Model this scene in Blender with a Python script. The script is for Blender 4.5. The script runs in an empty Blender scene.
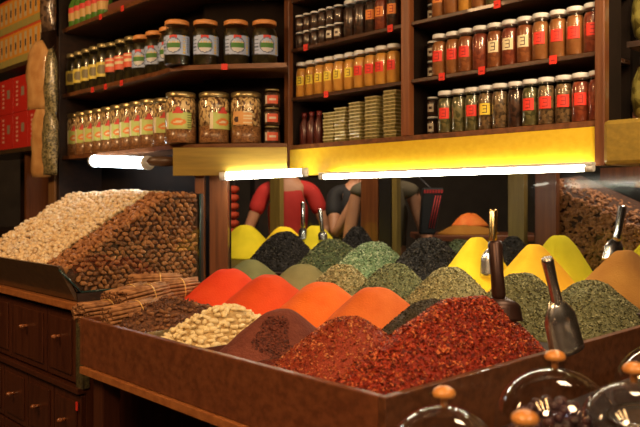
import bpy, math, random
import numpy as np
from mathutils import Vector, Matrix, Euler, noise
random.seed(7)
rng = np.random.default_rng(7)
H = 1.37                      # eye height; every z given to W() is measured from it
SC = bpy.context.scene
COL = SC.collection
# ---------------------------------------------------------------- camera
cd = bpy.data.cameras.new('camera'); cam = bpy.data.objects.new('camera', cd); COL.objects.link(cam)
cd.sensor_width = 36; cd.lens = 731/640*36; cd.shift_y = -13.5/640
cd.clip_start = .05; cd.clip_end = 60
cam.location = (0, 0, H); cam.rotation_euler = (math.pi/2, 0, 0)
cd.dof.use_dof = True; cd.dof.focus_distance = 2.6; cd.dof.aperture_fstop = 4.0
SC.camera = cam
# ---------------------------------------------------------------- world, lights, exposure
w = bpy.data.worlds.new('world'); SC.world = w; w.use_nodes = True
w.node_tree.nodes['Background'].inputs[0].default_value = (1, .62, .35, 1)
w.node_tree.nodes['Background'].inputs[1].default_value = .05
SC.view_settings.view_transform = 'Standard'; SC.view_settings.look = 'None'
SC.view_settings.gamma = 1; SC.view_settings.exposure = .65
def lamp(name, loc, target, size, power, color, size_y=None, spread=180):
    l = bpy.data.lights.new(name, 'AREA'); l.energy = power; l.color = color; l.size = size
    l.shape = 'RECTANGLE'; l.size_y = size_y or size; l.spread = math.radians(spread)
    o = bpy.data.objects.new(name, l); COL.objects.link(o); o.location = loc
    o.rotation_euler = (Vector(target)-Vector(loc)).to_track_quat('-Z', 'Y').to_euler()
    return o
lamp('shop_lamp', (-.9, -.3, 2.75), (-.3, 3.0, 1.3), .5, 26, (1, .62, .32))
lamp('shop_lamp', (1.2, .0, 2.75), (.6, 2.4, 1.2), .5, 20, (1, .64, .34))
lamp('shop_lamp', (-2.6, 2.2, 2.8), (-1.8, 4.3, 1.7), .5, 26, (1, .60, .28))
lamp('counter_lamp', (.9, 1.9, 2.35), (.8, 2.6, .95), .35, 7, (1, .72, .42))
lamp('back_fill_light', (-.1, 4.35, 2.9), (0, 5.4, 1.3), .5, 30, (1, .72, .5))  # added light, brightens the people modelled behind the glass
lamp('back_fill_light', (1.9, 3.6, 2.6), (1.6, 3.4, 1.1), .3, 18, (1, .72, .5))  # added light, lifts the nuts and back region behind the glass

# ---------------------------------------------------------------- frames and helpers
UX, UY, VX, VY = -.686, .728, .728, .686
def W(a, d, z): return Vector((UX*a+VX*d, UY*a+VY*d, H+z))
RZ = math.atan2(VY, VX)-math.pi/2         # turns local +Y into the wall normal direction

class MB:
    def __init__(s): s.v = []; s.f = []; s.m = []; s.sm = []
    def add(s, vs, fs, m=0, smooth=False):
        n = len(s.v); s.v += [tuple(p) for p in vs]
        for f in fs: s.f.append(tuple(i+n for i in f)); s.m.append(m); s.sm.append(smooth)
        return s
    def hexa(s, c, m=0):      # 8 corners: bottom 4 ccw, top 4
        return s.add(c, [(3,2,1,0),(4,5,6,7),(0,1,5,4),(1,2,6,5),(2,3,7,6),(3,0,4,7)], m)
    def box(s, x0,x1,y0,y1,z0,z1, m=0):
        return s.hexa([(x0,y0,z0),(x1,y0,z0),(x1,y1,z0),(x0,y1,z0),(x0,y0,z1),(x1,y0,z1),(x1,y1,z1),(x0,y1,z1)], m)
    def boxw(s, a0,a1,d0,d1,z0,z1, m=0):
        q = [(a1,d0),(a0,d0),(a0,d1),(a1,d1)]
        return s.hexa([W(a,d,z0) for a,d in q]+[W(a,d,z1) for a,d in q], m)
    def prism(s, pts, z0, z1, m=0):   # pts world xy ccw
        n = len(pts)
        return s.add([(x,y,z0) for x,y in pts]+[(x,y,z1) for x,y in pts],
            [tuple(range(n-1,-1,-1)), tuple(range(n,2*n))]+[(i,(i+1)%n,n+(i+1)%n,n+i) for i in range(n)], m)
    def lathe(s, prof, n=20, c=(0,0,0), m=0, smooth=True, cap=True, mat=None):
        vs = []; M = mat
        for r, z in prof:
            for k in range(n):
                t = 2*math.pi*k/n; p = Vector((r*math.cos(t), r*math.sin(t), z))
                if M is not None: p = M @ p
                vs.append(p+Vector(c))
        fs = []
        for j in range(len(prof)-1):
            for k in range(n):
                k2 = (k+1)%n; fs.append((j*n+k, j*n+k2, (j+1)*n+k2, (j+1)*n+k))
        s.add(vs, fs, m, smooth)
        if cap:
            b = len(s.v)-len(vs)
            s.f.append(tuple(b+k for k in range(n-1,-1,-1))); s.m.append(m); s.sm.append(False)
            e = b+(len(prof)-1)*n
            s.f.append(tuple(e+k for k in range(n))); s.m.append(m); s.sm.append(False)
        return s
    def tube(s, p0, p1, r0, r1=None, n=10, m=0, smooth=True):
        p0 = Vector(p0); p1 = Vector(p1); d = p1-p0
        q = d.to_track_quat('Z','Y').to_matrix()
        return s.lathe([(r0,0),(r1 if r1 is not None else r0, d.length)], n, p0, m, smooth, True, q)
def build(name, mb, mats, parent=None, org=(0,0,0), bevel=0, smooth=None):
    me = bpy.data.meshes.new(name)
    ox, oy, oz = org
    me.from_pydata([(x-ox,y-oy,z-oz) for x,y,z in mb.v], [], mb.f)
    if not isinstance(mats, (list,tuple)): mats = [mats]
    for m in mats: me.materials.append(m)
    me.polygons.foreach_set('material_index', mb.m)
    me.polygons.foreach_set('use_smooth', mb.sm if smooth is None else [smooth]*len(mb.f))
    me.update()
    o = bpy.data.objects.new(name, me); COL.objects.link(o)
    if parent is not None: o.parent = parent
    else: o.location = org
    if bevel:
        b = o.modifiers.new('bevel','BEVEL'); b.width = bevel; b.segments = 2; b.limit_method = 'ANGLE'
    return o
def tag(o, label=None, cat=None, group=None, kind=None):
    if label: o['label'] = label
    if cat: o['category'] = cat
    if group: o['group'] = group
    if kind: o['kind'] = kind
    return o
def empty(name, loc=(0,0,0), rz=0, label=None, cat=None, group=None):
    o = bpy.data.objects.new(name, None); COL.objects.link(o); o.location = loc; o.rotation_euler.z = rz
    o.empty_display_size = .02
    return tag(o, label, cat, group)
class Thing:                  # an Empty at org with parts whose vertices are given in world coordinates
    def __init__(s, name, org, label, cat, group=None):
        s.org = tuple(org); s.o = empty(name, org, 0, label, cat, group)
    def part(s, name, mb, mats, parent=None, bevel=0, label=None):
        o = build(name, mb, mats, parent or s.o, s.org, bevel)
        if label: o['label'] = label
        return o
def kids(o): return [c for c in bpy.data.objects if c.parent == o]
def copy_tree(o, loc=None, rz=None, scale=None, mats=None, cache={}):
    c = o.copy(); COL.objects.link(c)
    if loc is not None: c.location = loc
    if rz is not None: c.rotation_euler.z = rz
    if scale is not None: c.scale = (scale,)*3 if not isinstance(scale, tuple) else scale
    if o.name not in cache: cache[o.name] = [(k, kids(k)) for k in kids(o)]
    out = {}
    for k, gk in cache[o.name]:
        d = k.copy(); COL.objects.link(d); d.parent = c
        base = k.name.split('.')[0]
        if mats and base in mats:
            d.material_slots[0].link = 'OBJECT'; d.material_slots[0].material = mats[base]
        for g in gk:
            e = g.copy(); COL.objects.link(e); e.parent = d
    return c
ORD = ['first','second','third','fourth','fifth','sixth','seventh','eighth','ninth','tenth','eleventh','twelfth','thirteenth','fourteenth','fifteenth']
# ---------------------------------------------------------------- materials
def nodes(m):
    m.use_nodes = True; nt = m.node_tree; return nt, nt.nodes, nt.links, nt.nodes['Principled BSDF']
def mat(name, c, rough=.6, metal=0, c2=None, scale=40, bump=0, bscale=None, coat=0, stretch=None, detail=4, spec=.5, kind='noise', lo=.35, hi=.65, sheen=0):
    m = bpy.data.materials.new(name); nt, N, L, B = nodes(m)
    B.inputs['Base Color'].default_value = (*c, 1); B.inputs['Roughness'].default_value = rough
    B.inputs['Metallic'].default_value = metal; B.inputs['Coat Weight'].default_value = coat
    B.inputs['Specular IOR Level'].default_value = spec
    tc = N.new('ShaderNodeTexCoord'); mp = N.new('ShaderNodeMapping')
    L.new(tc.outputs['Object'], mp.inputs['Vector'])
    if stretch: mp.inputs['Rotation'].default_value = (0,0,stretch[0]); mp.inputs['Scale'].default_value = stretch[1:]
    if c2:
        if kind == 'voronoi':
            t = N.new('ShaderNodeTexVoronoi'); t.inputs['Scale'].default_value = scale; out = t.outputs['Color']
        else:
            t = N.new('ShaderNodeTexNoise'); t.inputs['Scale'].default_value = scale; t.inputs['Detail'].default_value = detail; out = t.outputs['Fac']
        L.new(mp.outputs[0], t.inputs['Vector'])
        r = N.new('ShaderNodeValToRGB'); r.color_ramp.elements[0].position = lo; r.color_ramp.elements[1].position = hi
        r.color_ramp.elements[0].color = (*c, 1); r.color_ramp.elements[1].color = (*c2, 1)
        L.new(out, r.inputs[0]); L.new(r.outputs[0], B.inputs['Base Color'])
    if bump:
        t = N.new('ShaderNodeTexNoise'); t.inputs['Scale'].default_value = bscale or scale; t.inputs['Detail'].default_value = 4
        L.new(mp.outputs[0], t.inputs['Vector'])
        b = N.new('ShaderNodeBump'); b.inputs['Strength'].default_value = bump; b.inputs['Distance'].default_value = .01
        L.new(t.outputs['Fac'], b.inputs['Height']); L.new(b.outputs[0], B.inputs['Normal'])
    return m
def wood(name, c, c2, rough=.35, along='a', coat=.3):
    rot = -math.atan2(UY, UX)
    st = {'a':(rot,1.5,22,22), 'd':(rot,22,1.5,22), 'z':(rot,22,22,1.5)}[along]
    return mat(name, c, rough, c2=c2, scale=2.2, bump=.08, bscale=4, coat=coat, stretch=st, detail=6)
def emit(name, c, s):
    m = bpy.data.materials.new(name); nt, N, L, B = nodes(m)
    B.inputs['Base Color'].default_value = (.9,.9,.9,1)
    B.inputs['Emission Color'].default_value = (*c,1); B.inputs['Emission Strength'].default_value = s
    return m
def glass(name, tint=(1,1,1), rough=.02, ior=1.45, base=0.0, edge=.75):
    m = bpy.data.materials.new(name); m.use_nodes = True; nt = m.node_tree; N = nt.nodes; L = nt.links
    N.remove(N['Principled BSDF']); out = N['Material Output']
    t = N.new('ShaderNodeBsdfTransparent'); t.inputs[0].default_value = (*tint,1)
    g = N.new('ShaderNodeBsdfGlossy'); g.inputs['Roughness'].default_value = rough; g.inputs[0].default_value = (1,1,1,1)
    f = N.new('ShaderNodeLayerWeight'); f.inputs[0].default_value = .5
    pw = N.new('ShaderNodeMath'); pw.operation = 'POWER'; pw.inputs[1].default_value = 4
    mu = N.new('ShaderNodeMath'); mu.operation = 'MULTIPLY'; mu.inputs[1].default_value = edge
    L.new(f.outputs['Facing'], pw.inputs[0]); L.new(pw.outputs[0], mu.inputs[0])
    a = N.new('ShaderNodeMath'); a.operation = 'ADD'; a.use_clamp = True; a.inputs[1].default_value = base+.03
    x = N.new('ShaderNodeMixShader'); L.new(mu.outputs[0], a.inputs[0]); L.new(a.outputs[0], x.inputs[0])
    L.new(t.outputs[0], x.inputs[1]); L.new(g.outputs[0], x.inputs[2]); L.new(x.outputs[0], out.inputs[0])
    return m
W_SHELF = wood('shelf_wood', (.10,.035,.012), (.20,.075,.025))
W_POST = wood('post_wood', (.10,.032,.012), (.17,.06,.02), along='z')
W_DARK = wood('dark_wood', (.016,.007,.004), (.03,.012,.006), rough=.5, coat=.1)
W_RIM = wood('counter_wood', (.12,.036,.014), (.20,.065,.025), rough=.4)
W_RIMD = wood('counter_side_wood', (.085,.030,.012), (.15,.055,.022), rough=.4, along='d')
W_TRIM = wood('trim_wood', (.30,.10,.03), (.42,.16,.05), rough=.3)
W_CAB = wood('cabinet_wood', (.05,.014,.007), (.085,.026,.012), rough=.3, along='z')
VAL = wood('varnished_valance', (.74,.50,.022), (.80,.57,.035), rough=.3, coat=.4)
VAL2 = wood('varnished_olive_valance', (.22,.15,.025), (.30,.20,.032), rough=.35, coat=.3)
OLIVE = wood('olive_post_paint', (.15,.11,.03), (.21,.155,.04), along='z')
W_MATT = mat('matt_shade_board', (.010,.006,.004), .9, c2=(.016,.009,.006), scale=6, spec=.15)  # near-black colour stands in for shade inside the shelf units
BLACK = mat('black', (.008,.007,.006), .5)
GLASS = glass('clear_glass', (.97,.98,.96), .03, 1.45, .0)
PANE = glass('pane_glass', (.95,.97,.97), .10, 1.4, -.018, .22)
DOME = glass('dome_glass', (.95,.94,.92), .01, 1.5, .06)
STEEL = mat('steel', (.80,.79,.77), .27, 1, c2=(.5,.48,.45), scale=8, bump=.03)
BRASS = mat('brass', (.65,.42,.15), .25, 1)
DKSTEEL = mat('dark_copper_metal', (.05,.022,.016), .35, .5)
WHITE_LID = mat('white_lid', (.66,.68,.68), .4)
GOLD_LID = mat('gold_lid', (.45,.36,.18), .3, .8, c2=(.35,.27,.12), scale=60)
ORANGE_LID = mat('orange_lid', (.70,.30,.09), .4)
DARK_LID = mat('dark_gold_lid', (.30,.25,.12), .35, .6)
RED = mat('red_paper', (.75,.035,.02), .6); YEL = mat('yellow_paper', (.80,.62,.05), .6)
CREAM = mat('cream_paper', (.75,.66,.42), .6); WHITEP = mat('pale_paper', (.60,.56,.45), .6)
INK = mat('ink', (.05,.02,.015), .6); DKRED = mat('dark_red_ink', (.30,.012,.01), .6)
BLUEP = mat('pale_blue_paper', (.40,.52,.80), .5); GREENP = mat('tree_green_ink', (.06,.22,.04), .6)
REDINK = mat('red_ink', (.65,.06,.05), .6); GOLDINK = mat('gold_ink', (.75,.55,.12), .6)
LGREEN = mat('lime_paper', (.50,.58,.16), .5); ORG = mat('orange_ink', (.75,.25,.05), .6)
TUBE_W = emit('cool_tube', (.80,.92,1), 9); TUBE_Y = emit('warm_white_tube', (1,.93,.72), 24)
WARMBULB = emit('warm_strip', (1,.55,.2), 14); COOLBULB = emit('cool_bulb', (.8,.85,1), 30)

# ---------------------------------------------------------------- setting
def struct(name, mb, m): return tag(build(name, mb, m), kind='structure')
WALLM = mat('dark_plaster', (.035,.026,.018), .8, c2=(.05,.038,.026), scale=5, bump=.1)
FLOORM = mat('floor_tile', (.06,.04,.03), .4, c2=(.09,.06,.045), scale=6)
XA, XB, YA, YB = -6.0, 4.5, -2.5, 8.0
struct('floor', MB().box(XA,XB,YA,YB,-.1,0), FLOORM)
struct('ceiling', MB().box(XA,XB,YA,YB,3.1,3.2), WALLM)
struct('wall_back', MB().box(XA,XB,YB,YB+.1,0,3.1), WALLM)
struct('wall_left', MB().box(XA-.1,XA,YA,YB,0,3.1), WALLM)
struct('wall_right', MB().box(XB,XB+.1,YA,YB,0,3.1), WALLM)
struct('wall_front', MB().box(XA,XB,YA-.1,YA,0,3.1), WALLM)

# ---------------------------------------------------------------- counter with spice bins
A0 = 1.054; D0 = 1.163; ZR = -.42; ZF = -.455; AL = 2.46
t = Thing('spice_counter', W(1.7, 2.2, -H), 'large dark red-brown wooden spice counter with raised rim holding the spice heaps', 'counter')
t.part('front_board', MB().boxw(A0, AL, D0, D0+.022, -.585, ZR), W_RIM, bevel=.003)
t.part('side_board', MB().boxw(A0-.022, A0, D0, 3.4, -.585, ZR), W_RIMD, bevel=.003)
t.part('rail', MB().boxw(A0, AL, D0-.012, D0+.03, -.612, -.587), W_TRIM, bevel=.002, label='thin lighter rail under the front board')
t.part('rail', MB().boxw(A0-.034, A0, D0-.012, 3.4, -.612, -.587), W_TRIM, bevel=.002)
t.part('left_board', MB().boxw(AL, AL+.02, D0, 1.36, -.585, ZR), W_RIM)
t.part('base_panel', MB().boxw(A0, AL, D0+.022, 2.56, -.58, ZF).boxw(AL+.02, 2.90, 1.36, 2.56, -.58, ZF), W_DARK)
t.part('raised_tier', MB().boxw(A0, 4.8, 2.57, 3.38, -.58, -.40), W_DARK)
for a, d in ((A0+.03,D0+.03),(AL-.09,D0+.03),(A0+.03,3.2),(AL-.09,2.4)):
    t.part('leg', MB().boxw(a, a+.07, d, d+.07, -H, -.612), W_CAB, bevel=.004)
t.part('back_panel', MB().boxw(A0+.02, AL, 1.9, 1.93, -H, -.59), W_DARK)
for a in (1.2, 1.51, 1.755, 2.09):
    t.part('divider', MB().boxw(a-.003, a+.003, D0+.025, 1.56, ZF, ZF+.03), STEEL, label='thin metal divider between bins')

# ---------------------------------------------------------------- spice heaps
def heap_z(x, y, hw, hd, h, pk, e, pw, seed, rough):
    # normalised distance with an off-centre peak in a rounded-rectangle footprint
    dx = x-pk[0]; dy = y-pk[1]
    rx = dx/((hw-pk[0]) if dx > 0 else (hw+pk[0])); ry = dy/((hd-pk[1]) if dy > 0 else (hd+pk[1]))
    r = (abs(rx)**pw+abs(ry)**pw)**(1/pw)
    p0 = .10; r_ = max(0, r-p0)/(1-p0); q = math.sqrt(r_*r_+e*e*.5)-e*.7071; q /= (math.sqrt(1+e*e*.5)-e*.7071)
    n = noise.noise((x*9+seed, y*9, seed*.7))*rough*1.6+noise.noise((x*28+seed, y*28, seed))*rough*.6
    return max(0, h*(1-q)+n*min(1, (1.02-r)*3)) if r < 1.02 else 0
def heap(name, label, cat, a, d, ztop, zbase, hw, hd, mats, pk=(0,0), e=.12, pw=2.4, rough=.004, flakes=0, fs=.006, thick=.35, grid=44, seed=None, dent=None, fregion=None):
    seed = seed if seed is not None else random.random()*50
    h = ztop-zbase; org = W(a, d, zbase)
    mb = MB(); n = grid
    zf = lambda x, y: heap_z(x, y, hw, hd, h, pk, e, pw, seed, rough)
    vs = []; idx = {}
    R = MB()
    rings = 26; seg = 56
    vs.append((pk[0], pk[1], zf(*pk)))
    for i in range(1, rings+1):
        q = i/rings
        for k in range(seg):
            th = 2*math.pi*k/seg; cx = math.cos(th); sy = math.sin(th)
            s = 1/(abs(cx)**pw+abs(sy)**pw)**(1/pw)
            rx = cx*s*q; ry = sy*s*q
            x = pk[0]+rx*((hw-pk[0]) if rx > 0 else (hw+pk[0])); y = pk[1]+ry*((hd-pk[1]) if ry > 0 else (hd+pk[1]))
            z = zf(x, y) if i < rings else 0
            if dent:
                z -= dent[3]*math.exp(-((x-dent[0])**2+(y-dent[1])**2)/dent[2]**2)
            vs.append((x, y, max(z, 0)))
    fs_ = [(0, 1+k, 1+(k+1)%seg) for k in range(seg)]
    for i in range(rings-1):
        for k in range(seg):
            b = 1+i*seg; fs_.append((b+k, b+seg+k, b+seg+(k+1)%seg, b+(k+1)%seg))
    b = 1+(rings-1)*seg; fs_.append(tuple(b+k for k in range(seg-1,-1,-1)))
    mb.add(vs, fs_, 0, True)
    nm = len(mats)
    for _ in range(flakes):
        i = random.random()**.55; th = random.random()*2*math.pi
        cx = math.cos(th); sy = math.sin(th); s = 1/(abs(cx)**pw+abs(sy)**pw)**(1/pw)
        rx = cx*s*i*.97; ry = sy*s*i*.97
        x = pk[0]+rx*((hw-pk[0]) if rx > 0 else (hw+pk[0])); y = pk[1]+ry*((hd-pk[1]) if ry > 0 else (hd+pk[1]))
        if fregion and math.hypot(x-fregion[0], (y-fregion[1]))*(1+.5*noise.noise((x*30,y*30,1))) > fregion[2]: continue
        z = zf(x, y)+fs*.25
        if dent: z -= dent[3]*math.exp(-((x-dent[0])**2+(y-dent[1])**2)/dent[2]**2)
        if z < 0: continue
        L_ = fs*random.uniform(.5,1.3); wd = L_*random.uniform(thick, 1)
        m = Euler((random.uniform(-1,1), random.uniform(-1,1), random.uniform(0,6.3))).to_matrix()
        p = Vector((x,y,z))
        c = [p+m@Vector(q) for q in ((-L_/2,-wd/2,0),(L_/2,-wd/2,0),(L_/2,wd/2,0),(-L_/2,wd/2,0),(0,0,fs*.3))]
        mb.add(c, [(0,1,4),(1,2,4),(2,3,4),(3,0,4),(3,2,1,0)], random.randrange(nm))
    o = build(name, mb, mats); o.location = org; o.rotation_euler.z = RZ
    # local x runs towards smaller a, local y along d
    tag(o, label, cat)
    return o
def powder(n, c, c2): return mat(n, c, .85, c2=c2, scale=9, bump=.25, bscale=160, spec=.2)
def grains(n, cs, rough=.75): return [mat(n+'_grain', c, rough, c2=tuple(min(1,x*1.5+.01) for x in c), scale=260, bump=.5, bscale=300, spec=.3, lo=.4, hi=.62) for c in cs]
P_RED = powder('red_powder', (.66,.045,.012), (.74,.07,.016)); P_RED2 = powder('paprika_powder', (.62,.06,.012), (.72,.085,.018))
P_ORG = powder('orange_powder', (.74,.13,.018), (.82,.17,.025)); P_ORG2 = powder('rust_orange_powder', (.62,.13,.025), (.70,.17,.035))
P_YEL = powder('yellow_powder', (.78,.56,.02), (.86,.66,.03)); P_YELO = powder('golden_powder', (.80,.44,.02), (.86,.52,.03))
P_LIME = powder('lime_yellow_powder', (.55,.50,.015), (.66,.58,.02))
P_BRN = powder('ochre_brown_powder', (.32,.14,.022), (.38,.18,.03)); P_OLV = powder('olive_powder', (.105,.105,.038), (.15,.145,.055))
P_OLV2 = powder('tan_olive_powder', (.14,.12,.045), (.19,.155,.06))
P_SUM = mat('sumac_powder', (.14,.038,.026), .85, c2=(.20,.06,.04), scale=14, bump=.5, bscale=120, spec=.2)
G_CHI = grains('chili', [(.24,.020,.007),(.40,.045,.012),(.09,.009,.005),(.55,.15,.045),(.15,.012,.005)], .35)
G_CHI2 = grains('crushed_chili', [(.24,.030,.010),(.40,.075,.020),(.12,.012,.006),(.55,.22,.08)], .45)
G_BLK = grains('black_tea', [(.005,.005,.005),(.012,.011,.009),(.045,.042,.035)], .8)
G_PEP = grains('dark_seed', [(.035,.028,.014),(.06,.045,.022),(.02,.016,.009)], .6)
G_MNT = grains('pale_green_herb', [(.14,.23,.11),(.28,.38,.21),(.05,.09,.04),(.44,.50,.32)])
G_HRB = grains('green_herb', [(.05,.075,.03),(.12,.15,.06),(.20,.21,.10),(.03,.035,.018)])
G_ORE = grains('brown_green_herb', [(.10,.115,.05),(.23,.24,.11),(.04,.045,.02)])
G_MIX = grains('mixed_herb', [(.20,.17,.07),(.34,.27,.12),(.09,.09,.035),(.46,.40,.22)])
G_CUM = grains('cumin', [(.20,.18,.08),(.38,.35,.17),(.08,.08,.035)])
G_THY = grains('dark_cumin', [(.11,.11,.045),(.24,.235,.115),(.045,.045,.02)])
B1, B4 = ZF, -.40
H_ = 'spice heap'
heap('chili_heap', 'large heap of coarse bright red chili flakes at the near corner of the counter', H_, 1.215, 1.59, -.272, B1, .160, .42, G_CHI, pk=(.035,.09), e=.32, pw=2.2, flakes=11000, fs=.0085, rough=.006)
heap('chili_heap', 'smaller heap of crushed red-orange chili between sumac and the large chili heap', H_, 1.375, 1.395, -.313, B1, .175, .215, G_CHI2, e=.25, pw=2.6, flakes=5000, fs=.006)
heap('sumac_heap', 'dark purple-brown sumac powder heap with a scooped patch by front rim', H_, 1.64, 1.385, -.322, B1, .155, .21, [P_SUM, mat('dark_sumac_clump',(.06,.016,.012),.8,c2=(.10,.028,.02),scale=90,bump=.4)], e=.22, rough=.004, dent=(.06,-.08,.05,.018), flakes=9000, fs=.006, fregion=(.06,-.08,.055))
heap('paprika_heap', 'bright red powder heap, leftmost of the red and orange powders', H_, 2.47, 1.80, -.285, B1, .19, .25, [P_RED], e=.2, rough=.005)
heap('paprika_heap', 'red-orange paprika powder heap just right of the brightest red one', H_, 2.20, 1.80, -.290, B1, .18, .25, [P_RED2], e=.2, rough=.005)
heap('orange_spice_heap', 'bright orange powder heap in the middle of the counter', H_, 1.90, 1.80, -.297, B1, .18, .26, [P_ORG], e=.28, rough=.005)
heap('orange_spice_heap', 'rust-orange powder heap with ridged top beside the dark seeds', H_, 1.665, 1.82, -.292, B1, .17, .25, [P_ORG2], e=.22, rough=.006)
heap('dark_seed_heap', 'low heap of black-brown seeds between rust-orange powder and large chili heap', H_, 1.435, 1.84, -.316, B1, .165, .26, G_PEP, e=.3, flakes=3500, fs=.006)
heap('olive_spice_heap', 'dull olive powder heap behind the brightest red powder', H_, 2.93, 2.28, -.303, B1, .18, .22, [P_OLV], e=.2)
heap('olive_spice_heap', 'tan-olive powder heap behind the red-orange and orange powders', H_, 2.54, 2.28, -.30, B1, .21, .22, [P_OLV2], e=.25)
heap('herb_heap', 'speckled green-brown herb heap behind the bright orange powder', H_, 2.27, 2.27, -.288, B1, .17, .23, G_MIX, e=.2, flakes=3500, fs=.009)
heap('herb_heap', 'brown-green dried herb heap behind the rust-orange powder', H_, 1.975, 2.28, -.268, B1, .17, .25, G_ORE, e=.3, flakes=5000, fs=.008)
heap('cumin_heap', 'pale tan-green seed heap left of the dark standing scoop', H_, 1.70, 2.28, -.262, B1, .17, .27, G_CUM, e=.3, flakes=5000, fs=.008)
heap('herb_heap', 'brown-green seed heap right of the dark standing scoop', H_, 1.39, 2.28, -.265, B1, .17, .27, G_THY, e=.3, flakes=5000, fs=.008)
heap('herb_heap', 'dark olive seed heap in the right corner by the silver scoop', H_, 1.225, 2.45, -.295, B1, .165, .33, G_THY, e=.4, flakes=6000, fs=.008, pk=(-.02,.05))
heap('black_tea_heap', 'black leafy heap in front of the red-shirted person', H_, 3.28, 2.80, -.196, B4, .22, .23, G_BLK, e=.4, flakes=4000, fs=.011, rough=.006)
heap('herb_heap', 'dark green leaf heap right of the black leafy one', H_, 2.87, 2.80, -.222, B4, .21, .23, G_HRB, e=.4, flakes=3500, fs=.011, rough=.006)
heap('herb_heap', 'pale green crumbled leaf heap in the middle back row', H_, 2.57, 2.80, -.226, B4, .21, .24, G_MNT, e=.45, flakes=5000, fs=.010, rough=.006)
heap('black_tea_heap', 'black curly leaf heap left of the yellow powders', H_, 2.20, 2.80, -.192, B4, .22, .23, G_BLK, e=.4, flakes=4500, fs=.011, rough=.006)
heap('turmeric_heap', 'bright yellow powder cone left of the yellow with brass scoop', H_, 1.93, 2.80, -.170, B4, .16, .25, [P_YEL], e=.1)
heap('turmeric_heap', 'golden yellow powder cone behind the brown-green seeds', H_, 1.64, 2.80, -.188, B4, .17, .25, [P_YELO], e=.1)
heap('brown_spice_heap', 'ochre brown powder heap at the far right of the counter', H_, 1.29, 2.88, -.200, B4, .20, .27, [P_BRN], e=.1)
heap('turmeric_heap', 'lime yellow powder cone against the right wooden post', H_, 1.72, 3.16, -.165, B4, .18, .18, [P_LIME], e=.3)  # from here on, heaps reflected in the mirror, modelled as solid
heap('turmeric_heap', 'yellow powder cone at the right edge behind ochre brown heap', H_, 1.33, 3.20, -.185, B4, .17, .18, [P_LIME], e=.12)
heap('turmeric_heap', 'yellow powder cone beside the left wooden post', H_, 4.10, 3.14, -.178, B4, .27, .22, [P_LIME], e=.3)
heap('turmeric_heap', 'partly hidden yellow powder cone behind the black leafy heap', H_, 3.70, 3.16, -.178, B4, .24, .2, [P_YEL], e=.3)
heap('turmeric_heap', 'lime yellow powder cone under the two pale scoop handles', H_, 3.37, 3.14, -.165, B4, .22, .20, [P_LIME], e=.25)
heap('black_tea_heap', 'small black leaf heap behind the dark green leaves', H_, 3.03, 3.16, -.165, B4, .17, .18, G_BLK, e=.2, flakes=2000, fs=.011)
heap('herb_heap', 'small green leaf heap between black leaves and yellow powder', H_, 2.30, 3.18, -.21, B4, .19, .18, G_HRB, e=.2, flakes=1500, fs=.01)
heap('black_tea_heap', 'small black leaf heap between the two yellow cones', H_, 1.98, 3.18, -.185, B4, .15, .18, G_BLK, e=.2, flakes=1500, fs=.01)

# ---------------------------------------------------------------- dried roots, pods, cinnamon
def blob(name, prof, mats, n=8, sc=(1,1,1), jit=.0):
    mb = MB(); mb.lathe(prof, n)
    mb.v = [(x*sc[0]*(1+random.uniform(-jit,jit)), y*sc[1]*(1+random.uniform(-jit,jit)), z*sc[2]) for x,y,z in mb.v]
    return mb
def egg(L, R, n=7, pinch=0, tip=1):
    p = []
    for i in range(n+1):
        th = math.pi*i/n; z = -L/2*math.cos(th); r = R*math.sin(th)**tip*(1-pinch*math.exp(-(z/(L*.16))**2))*(1-.18*z/(L/2))
        p.append((max(r,.0003), z))
    return p
def scatter(name, protos, pts, label, cat, group, smin=.8, smax=1.15, flat=True):
    first = True; k = 0
    for p in pts:
        src = protos[k % len(protos)]; k += 1
        o = src if k <= len(protos) else src.copy()
        if k > len(protos): COL.objects.link(o)
        o.location = p
        tilt = random.uniform(-.5,.5)
        o.rotation_euler = Euler((math.pi/2+tilt, random.uniform(0,6.3), random.uniform(0,6.3)))
        s = random.uniform(smin, smax); o.scale = (s,s,s)
        tag(o, label, cat, group)
def baseheap(name, label, cat, a, d, ztop, zbase, hw, hd, mats, **k):
    o = heap(name, label, cat, a, d, ztop, zbase, hw, hd, mats, **k); o['kind'] = 'stuff'; return o
ROOTM = mat('pale_root', (.78,.62,.32), .6, c2=(.90,.78,.48), scale=60, bump=.3, bscale=120)
ROOTB = mat('pale_root_dark', (.42,.28,.11), .8, c2=(.60,.45,.22), scale=70, bump=.5, bscale=90)
baseheap('dried_roots', 'bed of pale cream dried root pieces under the loose ones', 'dried roots', 1.935, 1.40, -.355, ZF, .155, .22, [ROOTB], e=.4, rough=.006, seed=3.)
rootp = [build('dried_root', blob('r', egg(.030,.0105,7,p), ROOTM, 8, (1,.85,1), .12), ROOTM) for p in (.35,.2,.45)]
def on_heap(a, d, zt, zb, hw, hd, e, pw, seed, rough, n, lift):
    pts = []; tries = 0
    while len(pts) < n and tries < 20000:
        tries += 1
        x = random.uniform(-hw, hw)*.98; y = random.uniform(-hd, hd)*.98
        z = heap_z(x,y,hw,hd,zt-zb,(0,0),e,pw,seed,rough)
        if z < .004: continue
        wp = W(a-x, d+y, zb+z+lift+random.uniform(0,.006))
        if all((wp-q).length > .0155 for q in pts): pts.append(wp)
    return pts
scatter('dried_root', rootp, on_heap(1.935,1.40,-.355,ZF,.155,.22,.4,2.4,3.,.006,210,.004), 'pale cream knobbly dried root piece in the heap by the front rim', 'dried root', 'pale dried root pieces in the front bin')
BARK = mat('bark', (.14,.055,.02), .8, c2=(.30,.13,.05), scale=40, bump=.4, bscale=80)
BARKD = mat('dark_pod', (.07,.028,.014), .7, c2=(.20,.08,.035), scale=70, bump=.4, bscale=80)
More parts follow.
